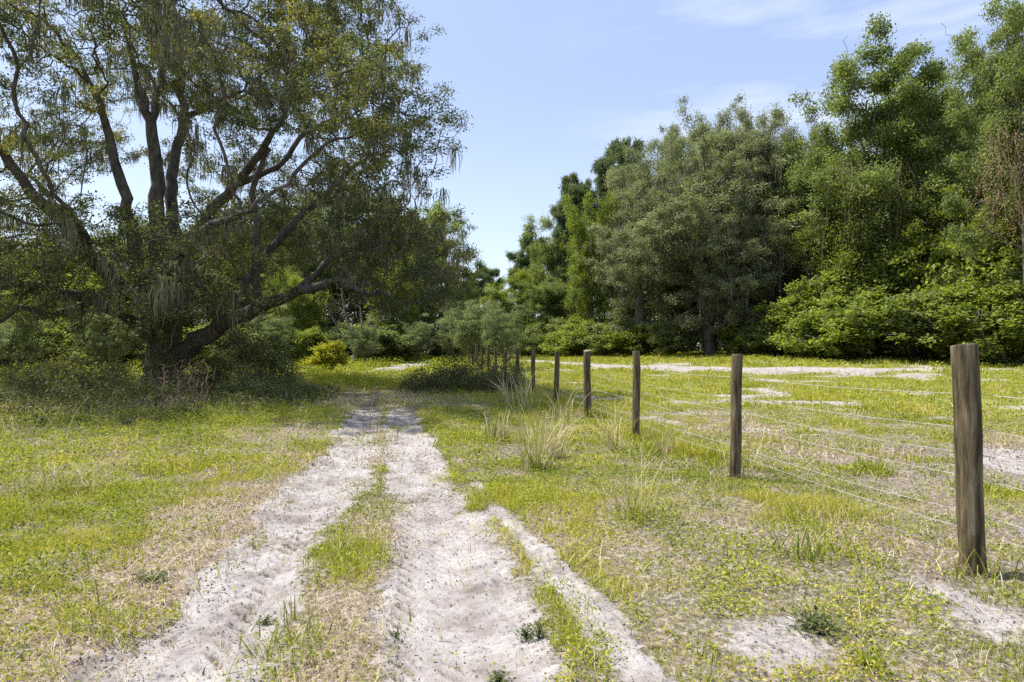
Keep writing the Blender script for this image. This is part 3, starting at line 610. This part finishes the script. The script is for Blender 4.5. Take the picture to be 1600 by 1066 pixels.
# ------------------------------------------------------------------ wire fence
M['post'] = solid_mat('weathered post', [(.3, (.016, .011, .007)), (.43, (.06, .045, .026)), (.55, (.13, .103, .06)), (.70, (.24, .21, .14))], 26, .9, .9, 9, (1, 1, .10), .010)
M['post_top'] = solid_mat('post end grain', [(.3, (.16, .12, .08)), (.7, (.34, .28, .20))], 30, .9, .5)
def fence():
    rg = np.random.default_rng(9); ys = [1.0+3.05*k for k in range(0, 24)]
    pxs = {4.05: 1508, 7.1: 1147, 10.15: 994, 13.2: 918, 16.25: 868.7, 19.3: 832.5, 22.35: 808}
    fx = lambda y: 3.46-.147*y
    root = empty('wire_fence', (fx(4.05), 4.05, float(base_h(fx(4.05), 4.05)))); tag(root, 'barbed wire fence on round wooden posts running into the distance', 'fence'); O = np.array(root.location)
    base = []
    for k, y in enumerate(ys):
        x = fx(y)
        for q, p in pxs.items():
            if abs(q-y) < .01: x = (p-800)/F*y + (.045 if q < 5 else 0)
        z = float(base_h(x, y)); r = .070 if k == 1 else .058+.014*rg.random(); h = 1.375 if k != 1 else 1.45
        h += rg.normal()*.018; ln = (np.array([-.052, 0]) if k == 1 else rg.normal(size=2)*.016+([.012, 0] if k == 2 else [0, 0]))
        n = 28; m = 30 if k < 6 else 8; V = []
        th = np.arange(n)*2*np.pi/n; sd_ = k*3.3
        prof = 1+.055*np.sin(th*2+sd_)+.035*np.sin(th*3+sd_*2)
        crack = 1-.10*np.exp(-((th-(3.9+rg.random()))/.10)**2)-.07*np.exp(-((th-(5.0+rg.random()))/.08)**2)
        zs = np.concatenate([np.linspace(-.3, h-.012, m), [h-.003, h]]); tilt = rg.normal(size=2)*.07
        for q, zz in enumerate(zs):
            f = 1+.02*math.sin(zz*5+sd_)+.015*math.sin(zz*13+sd_); f *= .98 if q == m else .93 if q == m+1 else 1
            c = np.array([ln[0]*zz/h+.006*math.sin(zz*4+sd_), ln[1]*zz/h])
            V.append(np.stack([c[0]+r*f*prof*crack*np.cos(th)+rg.normal(size=n)*.0006, c[1]+r*f*prof*crack*np.sin(th)+rg.normal(size=n)*.0006, zz+(q >= m-1)*r*(tilt[0]*np.cos(th)+tilt[1]*np.sin(th))], 1))
        V = np.concatenate(V); i = np.arange(m+1)[:, None]*n; j = np.arange(n)[None]; j1 = (j+1) % n
        Fq = np.stack([i+j, i+j1, i+n+j1, i+n+j], -1).reshape(-1, 4)
        V = np.vstack([V, [[ln[0], ln[1], h+.002]]]); c = len(V)-1; jj = (m+1)*n+np.arange(n); T = np.stack([jj, (m+1)*n+(np.arange(n)+1) % n, np.full(n, c)], 1)
        o = mesh_np('post', V, [Fq, T], M['post'], root, smooth=True); o.location = np.array([x, y, z])-O
        o.data.materials.append(M['post_top']); mi = np.zeros(len(o.data.polygons), np.int32); mi[len(Fq):] = 1; o.data.polygons.foreach_set('material_index', mi)
        base.append((x, y, z, ln, h, r))
    for wi, hz in enumerate([1.135, .90, .74, .60, .36, .245]):
        pts = []; barbs = []
        for k in range(len(base)-1):
            a, b = base[k], base[k+1]; off = .075
            A = np.array([a[0]+a[3][0]*hz/a[4]+off*.98, a[1]+off*.15, a[2]+hz]); B = np.array([b[0]+b[3][0]*hz/b[4]+off*.98, b[1]+off*.15, b[2]+hz])
            A[2] += .008*math.sin(k*5+wi*2); B[2] += .008*math.sin((k+1)*5+wi*2)
            sag = .02+.02*((k*7+wi*3) % 5)/5
            for s in range(12):
                t = s/12; p = A*(1-t)+B*t; p[2] -= sag*4*t*(1-t); pts.append(p)
        pts.append(B); pts = np.array(pts); d = np.linalg.norm(np.diff(pts, axis=0), axis=1); cum = np.concatenate([[0], np.cumsum(d)])
        chains = [(pts, np.full(len(pts), .0017))]
        for s in np.arange(.1, 24, .125):
            q = np.array([np.interp(s, cum, pts[:, c]) for c in range(3)]); a = rg.random()*3.14; dd = np.array([math.cos(a), 0.15, math.sin(a)])*.016
            chains.append((np.array([q-dd, q+dd]), np.array([.0012, .0012])))
        V, Fc = tubes(chains, 4); mesh_np('wire', V-O, Fc, M['wire'], root)
fence()

# ------------------------------------------------------------------ ground cover
BANDS = [(1.5, 4), (4, 8), (8, 16), (16, 32), (32, 75)]
TR_P = [(470, 1000, .30, .36), (440, 1040, .28, .2), (545, 858, .16, .10), (580, 795, .22, .22), (530, 815, .18, .18), (620, 790, .2, .2), (560, 768, .2, .3), (500, 880, .1, .1),
        (620, 668, .35, .7), (560, 690, .3, .5), (660, 675, .3, .5), (700, 745, .25, .35), (780, 830, .2, .25), (860, 905, .12, .3), (900, 960, .13, .3), (935, 1010, .12, .25), (730, 750, .3, .3), (250, 850, .2, .2), (330, 840, .25, .2)]
TR_W = [(*gp(a, b), c, d) for a, b, c, d in TR_P]
def veg(x, y):
    """how much of the ground is covered by green plants"""
    s = sand_mask(x, y); l = lit_mask(x, y)
    n = fbm(x, y, .7, 81, 3); n2 = fbm(x, y, 2.6, 82, 2)
    v = (1-sst(.15, .5, s))*(.14+.86*sst(.30, .52, n*.55+n2*.45))*(1-.66*l)
    for a, b, c, d in TR_W: v = np.maximum(v, .36*np.exp(-(((x-a)/c)**2+((y-b)/d)**2)*1.6))
    px_ = 3.46-.147*y; v = np.where(y < 6, v*np.where(x > .7, .6, 1), v)
    sh = np.exp(-((x+4.5)/2.6)**2-((y-18.5)/3)**2); v = v*(1-.72*sst(0, 1.5, y-11.5-.9*np.clip(x+8.3, 0, 4))*(1-sst(20, 22, y))*(1-sst(-5.6, -4.6, x)))
    return np.clip(np.maximum(v, .012)*(1-.9*sh), 0, 1)
def sample(r0, r1, dens, fn, rg, half=54):
    n = int(dens*math.radians(2*half)/2*(r1*r1-r0*r0)); r = np.sqrt(r0*r0+rg.random(n)*(r1*r1-r0*r0)); a = np.radians((rg.random(n)*2-1)*half)
    x = r*np.sin(a); y = r*np.cos(a); k = rg.random(n) < fn(x, y); return x[k], y[k]
def P3(x, y, dz=0): return np.stack([x, y, H(x, y)+dz], 1)
def ground_cover():
    rg = np.random.default_rng(77); Vs, F1, F2, T1, T2 = [], [], [], [], []; off = 0
    tall = lambda x, y: .35+1.1*sst(.4, .75, fbm(x, y, 1.1, 83))
    for (r0, r1), dn, hh, ww in zip(BANDS, (8000, 5200, 2100, 560, 110), (.055, .060, .075, .11, .17), (.0040, .0052, .009, .019, .042)):
        x, y = sample(r0, r1, dn, lambda x, y: veg(x, y)*(.25+.75*sst(.35, .6, fbm(x, y, .35, 84, 2))), rg)
        t = tall(x, y)*(1+1.0*np.exp(-((x-(3.46-.147*y))/.45)**2)*(y > 5)); h = hh*t*(.5+1.0*rg.random(len(x))); sp = rg.random(len(x)) < .012; h = np.where(sp & (r1 < 20), h*2.6, h)
        V, ff = blades(P3(x, y, -.005), h, ww*(.7+.6*rg.random(len(x))), rg, .75)
        fld = sst(0, 2, x-(3.46-.147*y))*.0
        ti = np.clip(.49+.34*(fbm(x, y, 1.3, 85)-.5)*2+rg.normal(size=len(x))*.17+.06*(r1 > 20)-.05*np.exp(-((x+6)/4)**2-((y-14)/3)**2)*2, 0, 1); ti = np.where(rg.random(len(x)) < .10, .9+.1*rg.random(len(x)), ti)
        Vs.append(V); F1.append(ff[0]+off); F2.append(ff[1]+off); T1.append(ti); T2.append(ti); off += len(V)
    o = mesh_np('grass', np.concatenate(Vs), [np.concatenate(F1), np.concatenate(F2)], M['grass'], tint=np.concatenate(T1+T2)); tag(o, 'short yellow green grass growing over the field and track edges', 'grass', kind='stuff'); print('grass', len(o.data.polygons))
    Vs, Fs, Ts, off = [], [], [], 0
    for (r0, r1), dn, hh, sz in zip(BANDS, (9000, 5200, 2100, 700, 120), (.045, .055, .08, .11, .16), (.0165, .0195, .027, .042, .085)):
        x, y = sample(r0, r1, dn, lambda x, y: veg(x, y)*(.15+.85*sst(.42, .62, fbm(x, y, .28, 86, 2)))*np.where(x < 3.46-.147*y, 1, .55), rg)
        cl = sst(.3, .7, fbm(x, y, .28, 86, 2)); P = P3(x, y, 0); P[:, 2] += hh*rg.random(len(x))*(.3+1.1*cl)*(1+1.3*sst(-1.8, -3.5, x)*(y > 3))
        V, f = leaf_quads(P, sz*(.6+.9*rg.random(len(x))), rg, .6, 1.1)
        ti = np.clip(.42+.34*(fbm(x, y, .9, 87)-.5)*2+rg.normal(size=len(x))*(.19 if r1 < 20 else .11)+.07, 0, 1); ti = np.where(rg.random(len(x)) < .03, .85+.15*rg.random(len(x)), ti)
        Vs.append(V); Fs.append(f+off); Ts.append(ti); off += len(V)
    o = mesh_np('weeds', np.concatenate(Vs), np.concatenate(Fs), M['weed'], tint=np.concatenate(Ts)); tag(o, 'low leafy yellow green weeds carpeting both sides of the track', 'weeds', kind='stuff'); print('weeds', len(Fs[0]), off//4)
    # dead leaves, crumbs and straw
    Vs, Fs, Ts, off = [], [], [], 0
    for (r0, r1), dn, sz in zip(BANDS[:4], (3600, 2400, 900, 150), (.012, .016, .028, .05)):
        x, y = sample(r0, r1, dn, lambda x, y: .17+.70*lit_mask(x, y)+.22*(1-sand_mask(x, y))*sst(.45, .65, fbm(x, y, .5, 88)), rg)
        s = sand_mask(x, y); P = P3(x, y, .004+.006*rg.random(len(x)))
        V, f = leaf_quads(P, sz*(.4+1.2*rg.random(len(x))**1.6), rg, .5, 2.5)
        ti = np.where((s > .4) & (rg.random(len(x)) < .85), rg.random(len(x))*.32, rg.random(len(x)))
        Vs.append(V); Fs.append(f+off); Ts.append(ti); off += len(V)
    o = mesh_np('leaf_litter', np.concatenate(Vs), np.concatenate(Fs), M['litter'], tint=np.concatenate(Ts)); tag(o, 'dead brown leaves and crumbs strewn over sand and bare soil', 'leaf litter', kind='stuff')
    Vs, F1, F2, Ts, off = [], [], [], [], 0
    for (r0, r1), dn, hh, ww in zip(BANDS[:4], (900, 560, 210, 45), (.09, .11, .16, .26), (.0030, .0042, .007, .013)):
        x, y = sample(r0, r1, dn, lambda x, y: np.clip(.03+.6*lit_mask(x, y)+.40*(1-sand_mask(x, y))*sst(.5, .66, fbm(x, y, 1.2, 89)), 0, 1), rg)
        V, ff = blades(P3(x, y, .0), hh*(.3+.9*rg.random(len(x))), ww, rg, 1.6)
        Vs.append(V); F1.append(ff[0]+off); F2.append(ff[1]+off); Ts.append(rg.random(len(x))); off += len(V)
    o = mesh_np('straw', np.concatenate(Vs), [np.concatenate(F1), np.concatenate(F2)], M['straw'], tint=np.concatenate(Ts+Ts)); tag(o, 'fallen dry straw and grass stalks lying among the weeds', 'straw', kind='stuff')
ground_cover()

# ------------------------------------------------------------------ shaded undergrowth
def thicket(name, fn_h, x0, x1, y0, y1, n, leaf, mat, label, cat, seed, kind=None, stems=0, tmean=.35):
    rg = np.random.default_rng(seed); x = x0+(x1-x0)*rg.random(n); y = y0+(y1-y0)*rg.random(n); hh = fn_h(x, y); k = hh > .03; x, y, hh = x[k], y[k], hh[k]
    m_ = max(20, len(x)//36); xs, ys, hs = x[:m_], y[:m_], hh[:m_]; zs = rg.random(m_)**.6*hs*(.35+1.2*vn(xs, ys, .45, seed+1))*(.8+.5*rg.random(m_))
    q_ = rg.integers(0, m_, len(x)); sg = leaf*1.9; x = xs[q_]+rg.normal(size=len(x))*sg; y = ys[q_]+rg.normal(size=len(x))*sg; z = np.maximum(zs[q_]+rg.normal(size=len(x))*sg*.7, .01); P = np.stack([x, y, base_h(x, y)+z], 1)
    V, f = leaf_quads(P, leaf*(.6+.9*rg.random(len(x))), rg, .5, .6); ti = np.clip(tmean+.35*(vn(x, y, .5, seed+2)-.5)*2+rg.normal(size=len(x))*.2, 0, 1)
    cx, cy = (x0+x1)/2, (y0+y1)/2; O = np.array([cx, cy, float(base_h(cx, cy))])
    if kind == 'stuff': o = mesh_np(name, V-O, f, M[mat], tint=ti); o.location = O; tag(o, label, cat, kind='stuff'); return o
    root = empty(name, O); tag(root, label, cat); mesh_np('foliage', V-O, f, M[mat], root, tint=ti)
    ch = []
    for s in range(stems):
        q = rg.integers(len(x)); p0 = np.array([x[q], y[q], base_h(x[q], y[q])-.05]); t = P[q]+rg.normal(size=3)*.25; m = (p0+t)/2+rg.normal(size=3)*.12
        ch.append((np.array([p0, m, t]), np.array([.008, .006, .003])))
    Vt, Ft = tubes(ch, 4); mesh_np('stem', Vt-O, Ft, M['brown_twig'], root)
    return root
def h_left(x, y):
    e = sst(0, 1.4, y-10.7-.9*np.clip(x+8.3, 0, 4)+2.2*(fbm(x, y, 2., 91)-.5))*(1-sst(19.5, 21, y))*(1-sst(-6.3, -4.9, x))
    return e*(.12+.85*sst(.3, .7, fbm(x, y, 1.3, 92)))*(.4+.6*sst(11, 15, y))
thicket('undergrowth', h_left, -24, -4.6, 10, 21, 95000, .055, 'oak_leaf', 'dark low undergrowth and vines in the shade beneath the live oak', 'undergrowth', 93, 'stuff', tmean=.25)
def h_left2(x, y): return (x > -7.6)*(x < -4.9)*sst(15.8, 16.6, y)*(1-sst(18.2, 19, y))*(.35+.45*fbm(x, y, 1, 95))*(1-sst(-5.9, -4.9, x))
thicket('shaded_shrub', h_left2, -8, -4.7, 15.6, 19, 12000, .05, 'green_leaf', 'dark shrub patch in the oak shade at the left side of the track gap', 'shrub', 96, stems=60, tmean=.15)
def h_mid(x, y): return .95*np.sqrt(np.clip(1-((x+1.6)/2.05)**2-((y-21.2)/1.5)**2, 0, 1))*(.6+.7*fbm(x, y, .9, 97))
thicket('bramble_thicket', h_mid, -4.3, .4, 19.5, 22.8, 30000, .06, 'oak_leaf', 'dark tangled bramble thicket right of the track, in front of the far posts', 'bramble', 98, stems=160, tmean=.28)
def h_vine(x, y): return 1.45*np.exp(-(((x-.05)/.32)**2+((y-23.6)/.4)**2))
thicket('vine_shrub', h_vine, -.8, .9, 22.7, 24.6, 14000, .06, 'green_leaf', 'dark leafy vine smothering a fence post right of the bramble thicket', 'vine', 99, stems=20, tmean=.25)

# ------------------------------------------------------------------ tall dry grass clumps
def clump(px, py, h, n, sp, label, seed, mat='straw', lean=(0, 0), wd=.006, green=.3, name='dry_grass_clump', cat='grass clump', base=.07):
    x, y = gp(px, py); rg = np.random.default_rng(seed); z = float(H(np.array(x), np.array(y))); Vs, Fs, Ts = [], [], []; off = 0; out_ = {'straw': [], 'grass': []}
    for k in range(int(n*1.4)):
        hh = h*(.35+.65*rg.random()); a = rg.random()*6.283; sl = sp*rg.random()**.8; p = np.array([rg.normal()*base, rg.normal()*base, -.01])
        d = np.array([math.cos(a)*sl+lean[0], math.sin(a)*sl+lean[1], 1.]); d /= np.linalg.norm(d); pts = [p]; seg = 7; droop = .10+.25*rg.random()
        for s in range(seg):
            d = d+np.array([math.cos(a), math.sin(a), -.6])*droop*.12*(1+s*.5); d /= np.linalg.norm(d); p = p+d*hh/seg; pts.append(p)
        pts = np.array(pts); b = rg.random()*3.14; sv = np.array([math.cos(b), math.sin(b), 0]); w_ = wd*1.5*(.5+.8*rg.random())*np.linspace(1, .3, seg+1)[:, None]/2
        V = np.stack([pts-sv*w_, pts+sv*w_], 1).reshape(-1, 3); i = np.arange(seg)*2; f = np.stack([i, i+1, i+3, i+2], 1)
        out_['grass' if rg.random() < green else 'straw'].append((V, f, rg.random()))
    root = empty(name, (x, y, z)); tag(root, label, cat)
    for mt, pn in (('straw', 'dry_blades'), ('grass', 'green_blades')):
        if not out_[mt]: continue
        Vs, Fs, Ts, off = [], [], [], 0
        for V, f, t in out_[mt]: Vs.append(V); Fs.append(f+off); Ts += [t if mt == 'straw' else t*.6]*len(f); off += len(V)
        mesh_np(pn, np.concatenate(Vs), np.concatenate(Fs), M[mt], root, tint=Ts)
clump(835, 735, .95, 95, .55, 'largest dry bluestem clump, pale stalks beside the track right of centre', 1, lean=(.05, 0), wd=.0065)
clump(860, 715, .75, 70, .5, 'thinner dry grass clump just behind the largest one', 12, lean=(.2, 0), wd=.008)
clump(780, 690, .55, 70, .12, 'small dark upright dry clump left of the largest one', 2, wd=.011, base=.10)
clump(990, 812, .72, 70, .75, 'green based clump with long arching stalks, in front of the second post', 3, green=.55, wd=.006, lean=(.05, 0))
clump(962, 705, .85, 55, .55, 'dry clump with stalks leaning left, between fourth and third posts', 4, lean=(-.3, 0), wd=.008)
clump(1040, 712, .6, 60, .9, 'loose spread of straw stalks left of the second fence post', 5, wd=.008)
clump(1150, 742, .5, 28, .6, 'thin dry stalks crossing the foot of the second fence post', 6, wd=.007, lean=(-.05, -.3))
clump(800, 628, 1.15, 34, .5, 'pale stalks arching left in front of the bramble thicket', 7, lean=(-.55, 0), wd=.018, green=0)
clump(822, 640, 1.2, 36, .3, 'tall straw stalks beside the sixth fence post', 8, wd=.014, lean=(.05, 0))
clump(880, 660, .8, 30, .4, 'low straw tuft at the foot of the fifth fence post', 13, wd=.012)
clump(1170, 735, .8, 6, .5, 'few long single stalks leaning right from the second post', 9, wd=.006, lean=(.7, 0), green=0)
clump(110, 765, .42, 90, .5, 'grey brown dry weed patch at the left side', 10, wd=.007, base=.22, green=.1)
clump(300, 695, .45, 26, .15, 'few dark upright stems standing left of the track', 11, wd=.010, base=.16, green=.2)
clump(20, 690, .9, 16, .25, 'sparse tall pale stems at the left edge', 14, wd=.009, base=.3, green=.1)
clump(1270, 870, .32, 90, .6, 'bright green tuft of long grass left of the near post', 15, wd=.007, base=.16, green=.95)
clump(1520, 900, .26, 60, .8, 'mixed grass tuft around the foot of the near post', 16, wd=.006, base=.14, green=.6)
clump(460, 1000, .17, 90, .8, 'grass tuft in the middle of the track nearest the camera', 17, wd=.0055, base=.15, green=.85)
clump(545, 858, .14, 80, .9, 'small grass tuft between the ruts, second from the camera', 18, wd=.006, base=.09, green=.85)
clump(690, 985, .30, 4, .2, 'single thin seed stalk standing in the right rut', 19, wd=.004, base=.01, green=.2)
clump(455, 960, .22, 8, .2, 'dark seed stems rising behind the nearest track tuft', 20, wd=.006, base=.02, green=.3)
def seedling(px, py, n, r, sz, label, seed, mat='weed', h=.05):
    x, y = gp(px, py); rg = np.random.default_rng(seed); z = float(H(np.array(x), np.array(y))); P = rg.normal(size=(n, 3))*[r, r, 0]; P[:, 2] = rg.random(n)*h
    V, f = leaf_quads(P, sz*(.6+.8*rg.random(n)), rg, .45, .9); tv, tf = tubes([(np.array([[0, 0, -.01], p*[.5, .5, .8], p]), np.array([.0012, .001, .0008])) for p in P], 3)
    V = np.vstack([V, tv]); f = np.vstack([f, tf+4*n]); o = mesh_np('weed_plant', V, f, M[mat], tint=np.concatenate([np.clip(rg.normal(size=n)*.15+.3, 0, 1), np.full(len(tf), .2)])); o.location = (x, y, z); tag(o, label, 'weed')
for a in [(822, 982, 70, .022, .02, 'flat round green weed on the sand of the right rut'), (842, 985, 50, .018, .02, 'small upright weed right of the round weed', 0), (780, 1052, 60, .02, .022, 'green weed on the sand near the bottom edge'),
          (1275, 985, 220, .07, .03, 'dark green leafy weed in the sandy grass at lower right'), (1350, 1040, 60, .05, .035, 'yellow leafed weed at the bottom right'), (240, 905, 120, .06, .025, 'green weed clump in the leaf litter left of the left rut'),
          (618, 985, 50, .03, .018, 'faint green sprout between the ruts near the bottom'), (415, 965, 40, .03, .022, 'green sprout at the inner edge of the left rut')]:
    seedling(*a[:6], int(a[0]), 'gold_leaf' if 'yellow' in a[5] else 'green_leaf', .09 if ('leafy' in a[5] or 'upright' in a[5] or 'leafed' in a[5]) else .05)

# ------------------------------------------------------------------ dense understorey closing the view under the far crowns
def wood_fill(name, pts, hgt, depth, n, leaf, mat, label, seed):
    rg = np.random.default_rng(seed); pts = np.array(pts, float); seg = np.linalg.norm(np.diff(pts, axis=0), axis=1); cum = np.concatenate([[0], np.cumsum(seg)])
    s = rg.random(n)*cum[-1]; x = np.interp(s, cum, pts[:, 0]); y = np.interp(s, cum, pts[:, 1])+rg.random(n)*depth
    hh = hgt*(.35+.9*fbm(x, y, 4, seed)); z = rg.random(n)*hh; z = z+(vn(s, z*2, 1.2, seed+4)-.5)*.8; k = vn(s, z*1.5, 1.1, seed+2)+.3*rg.random(n) > .27; x, y, z, s = x[k], y[k], z[k], s[k]
    P = np.stack([x, y, base_h(x, y)+np.maximum(z, .05)], 1); V, f = leaf_quads(P, leaf*(.6+.9*rg.random(len(x))), rg, .6, .5)
    ti = np.clip(.1+.5*vn(s, z, 1.5, seed+3)+rg.normal(size=len(x))*.15, 0, 1)
    tag(mesh_np(name, V, f, M[mat], tint=ti), label, 'undergrowth', kind='stuff')
wood_fill('woodland_understorey', [(-4, 100), (3, 84), (9, 68), (14, 60), (20, 54), (28, 50), (42, 44), (50, 36)], 6.0, 7, 140000, .25, 'green_leaf', 'dense shaded understorey closing the right-hand woodland behind the bushes', 120)
wood_fill('far_understorey', [(-70, 30), (-52, 50), (-36, 60), (-20, 66), (-8, 74), (-4, 90), (-2, 104)], 7.0, 7, 160000, .25, 'green_leaf', 'dense dark understorey of the wood beyond the big oak', 130)
def h_oakside(x, y): return 2.3*np.sqrt(np.clip(1-((x+9.4)/1.9)**2-((y-22.6)/1.4)**2, 0, 1))*(.45+.8*fbm(x, y, .9, 140))
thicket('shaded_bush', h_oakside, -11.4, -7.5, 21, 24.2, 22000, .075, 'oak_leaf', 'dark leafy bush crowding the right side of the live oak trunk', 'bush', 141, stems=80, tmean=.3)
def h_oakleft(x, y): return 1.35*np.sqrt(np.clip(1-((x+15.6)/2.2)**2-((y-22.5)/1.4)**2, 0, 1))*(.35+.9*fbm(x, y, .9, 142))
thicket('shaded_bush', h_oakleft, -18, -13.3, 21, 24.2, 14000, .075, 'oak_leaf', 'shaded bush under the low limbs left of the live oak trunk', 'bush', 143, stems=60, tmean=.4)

# ------------------------------------------------------------------ vines on the woodland edge
def vine_curtain(name, px, d, top, bot, wpx, n, per, mat, label, seed, strands=0, leaf=.12):
    rg = np.random.default_rng(seed); x = (px-800)/F*d; z = lambda q: CAM_Z+(545-q)/F*d; wv = wpx/F*d; O = np.array([x, d, float(base_h(x, d))])
    root = empty(name, O); tag(root, label, 'vine'); k = n; cx = x+(rg.random(k)-.5)*wv; cz = z(top)+(z(bot)-z(top))*rg.random(k); cx += .25*np.sin(cz*1.3+seed); cy = d+rg.normal(size=k)*.5
    Q = np.repeat(np.stack([cx, cy, cz], 1), per, 0)+rg.normal(size=(k*per, 3))*[.22, .22, .38]; V, f = leaf_quads(Q, leaf*(.6+.8*rg.random(len(Q))), rg, .5, .4, .6)
    mesh_np('foliage', V-O, f, M[mat], root, tint=np.clip(np.repeat(rg.random(k), per)*.7+rg.normal(size=len(Q))*.15+.1, 0, 1))
    ch = []
    for s in range(strands):
        a = np.array([x+(rg.random()-.5)*wv, d+rg.normal()*.4, z(top)]); m = 9; t = np.linspace(0, 1, m)[:, None]; L_ = (z(top)-z(bot))*(.5+.5*rg.random())
        p = a+t*np.array([rg.normal()*.5, 0, -L_])+np.cumsum(rg.normal(size=(m, 3))*.10, 0); ch.append((p, np.full(m, .012)))
    V, f = tubes(ch, 4); mesh_np('stem', V-O, f, M['brown_twig'], root)
vine_curtain('dead_vine', 1585, 29.2, 200, 360, 90, 75, 34, 'vine_brown', 'brown dried vines hanging in the nearest woodland tree at the right edge', 201, 14, .08)
vine_curtain('hanging_vine', 1318, 38.5, 250, 470, 34, 60, 50, 'bright_leaf', 'pale leafy vine curtain left of the tallest tree', 202, 7)
vine_curtain('climbing_vine', 1384, 38.5, 255, 470, 60, 90, 55, 'green_leaf', 'dark vines wrapped around the trunk of the tallest tree', 203, 8)
vine_curtain('trunk_vine', 262, 20.9, 380, 600, 78, 120, 60, 'oak_leaf', 'leafy vines smothering the live oak trunk', 204, 24, .08)
# lighter, layered greenery in the clearing beyond the big oak
for kd, px, d, top, wd, lb in [('lime', 455, 47, 425, 90, 'sunlit light green tree in the clearing seen under the low oak limb'), ('willow', 425, 37, 478, 60, 'pale sapling in the clearing just right of the oak trunk'),
        ('lime', 610, 50, 400, 90, 'light green tree at the wood edge left of the far sandy track'), ('willow', 570, 40, 500, 40, 'small pale sapling right of the golden shrub'), ('lime', 85, 44, 440, 120, 'sunlit yellow green tree seen left of the oak under its limbs'),
        ('willow', 160, 33, 470, 80, 'pale sapling behind the undergrowth left of the oak trunk'), ('lime', -10, 40, 450, 110, 'light green tree at the left edge beyond the oak'), ('willow', 30, 30, 480, 80, 'pale sapling at the left edge behind the undergrowth'), ('willow', 360, 34, 480, 60, 'pale sapling half hidden by the right side of the oak trunk'),
        ('willow', 655, 46, 492, 46, 'slim pale sapling beside the far sandy track')]:
    pt(kd, 'tree' if kd == 'lime' else 'sapling', px, d, top, wd, lb, 'tree' if kd == 'lime' else 'sapling')
pt('talloak', 'oak_tree', 1142, 52, 195, 150, 'grey green oak filling the dip between the pointed oak and the airy oak', 'tree', rz=3.3)
pt('talloak', 'oak_tree', 1240, 51, 205, 130, 'grey green oak just right of the airy oak, lower than it', 'tree', rz=5.1)
pt('grayoak', 'oak_tree', 1160, 44, 330, 130, 'low grey oak between the dark-trunked oak and the mound of bushes', 'tree', rz=4.4)
# slim bare trunks in the gap between the oaks and the mound of bushes
for k, (px, d, hgt, ln) in enumerate([(1252, 42.5, 9, .4), (1281, 43.5, 10, -.3), (1300, 42, 8, .2), (1225, 44, 9, -.2)]):
    x = (px-800)/F*d
    bare_thing('bare_tree', x, d, [(ln*2, 0, hgt*.75, 1.1, .9, hgt*.22), (ln, 0, hgt*.45, .8, .7, 1.2)], 70, .3, .10, 'gray_bark', 300+k, ['slim dark stem leaning right in the gap left of the mound', 'tallest slim stem in the gap between oaks and mound', 'slim stem nearest the left shoulder of the mound', 'slim stem at the left end of the gap beside the grey oak'][k], 'bare tree', (ln, 0), 1, .015, hgt*.5)
for kd, px, d, top, wd, lb in [('bush', 1385, 40.5, 378, 200, 'vine-covered bush climbing toward the trunk of the tallest tree'), ('bush2', 1450, 41, 340, 210, 'tall leafy bush climbing into the trees behind the near post'), ('bush', 1530, 38, 305, 220, 'highest vine-covered bush, right of the near post'),
        ('bush', 1620, 34, 320, 220, 'tall sunlit bush against the right edge of the view'), ('bush', 1310, 40, 425, 150, 'sunlit bush on the left slope of the mound')]:
    pt(kd, 'bush', px, d, top, wd, lb, 'bush', 'bushes at the foot of the woodland')
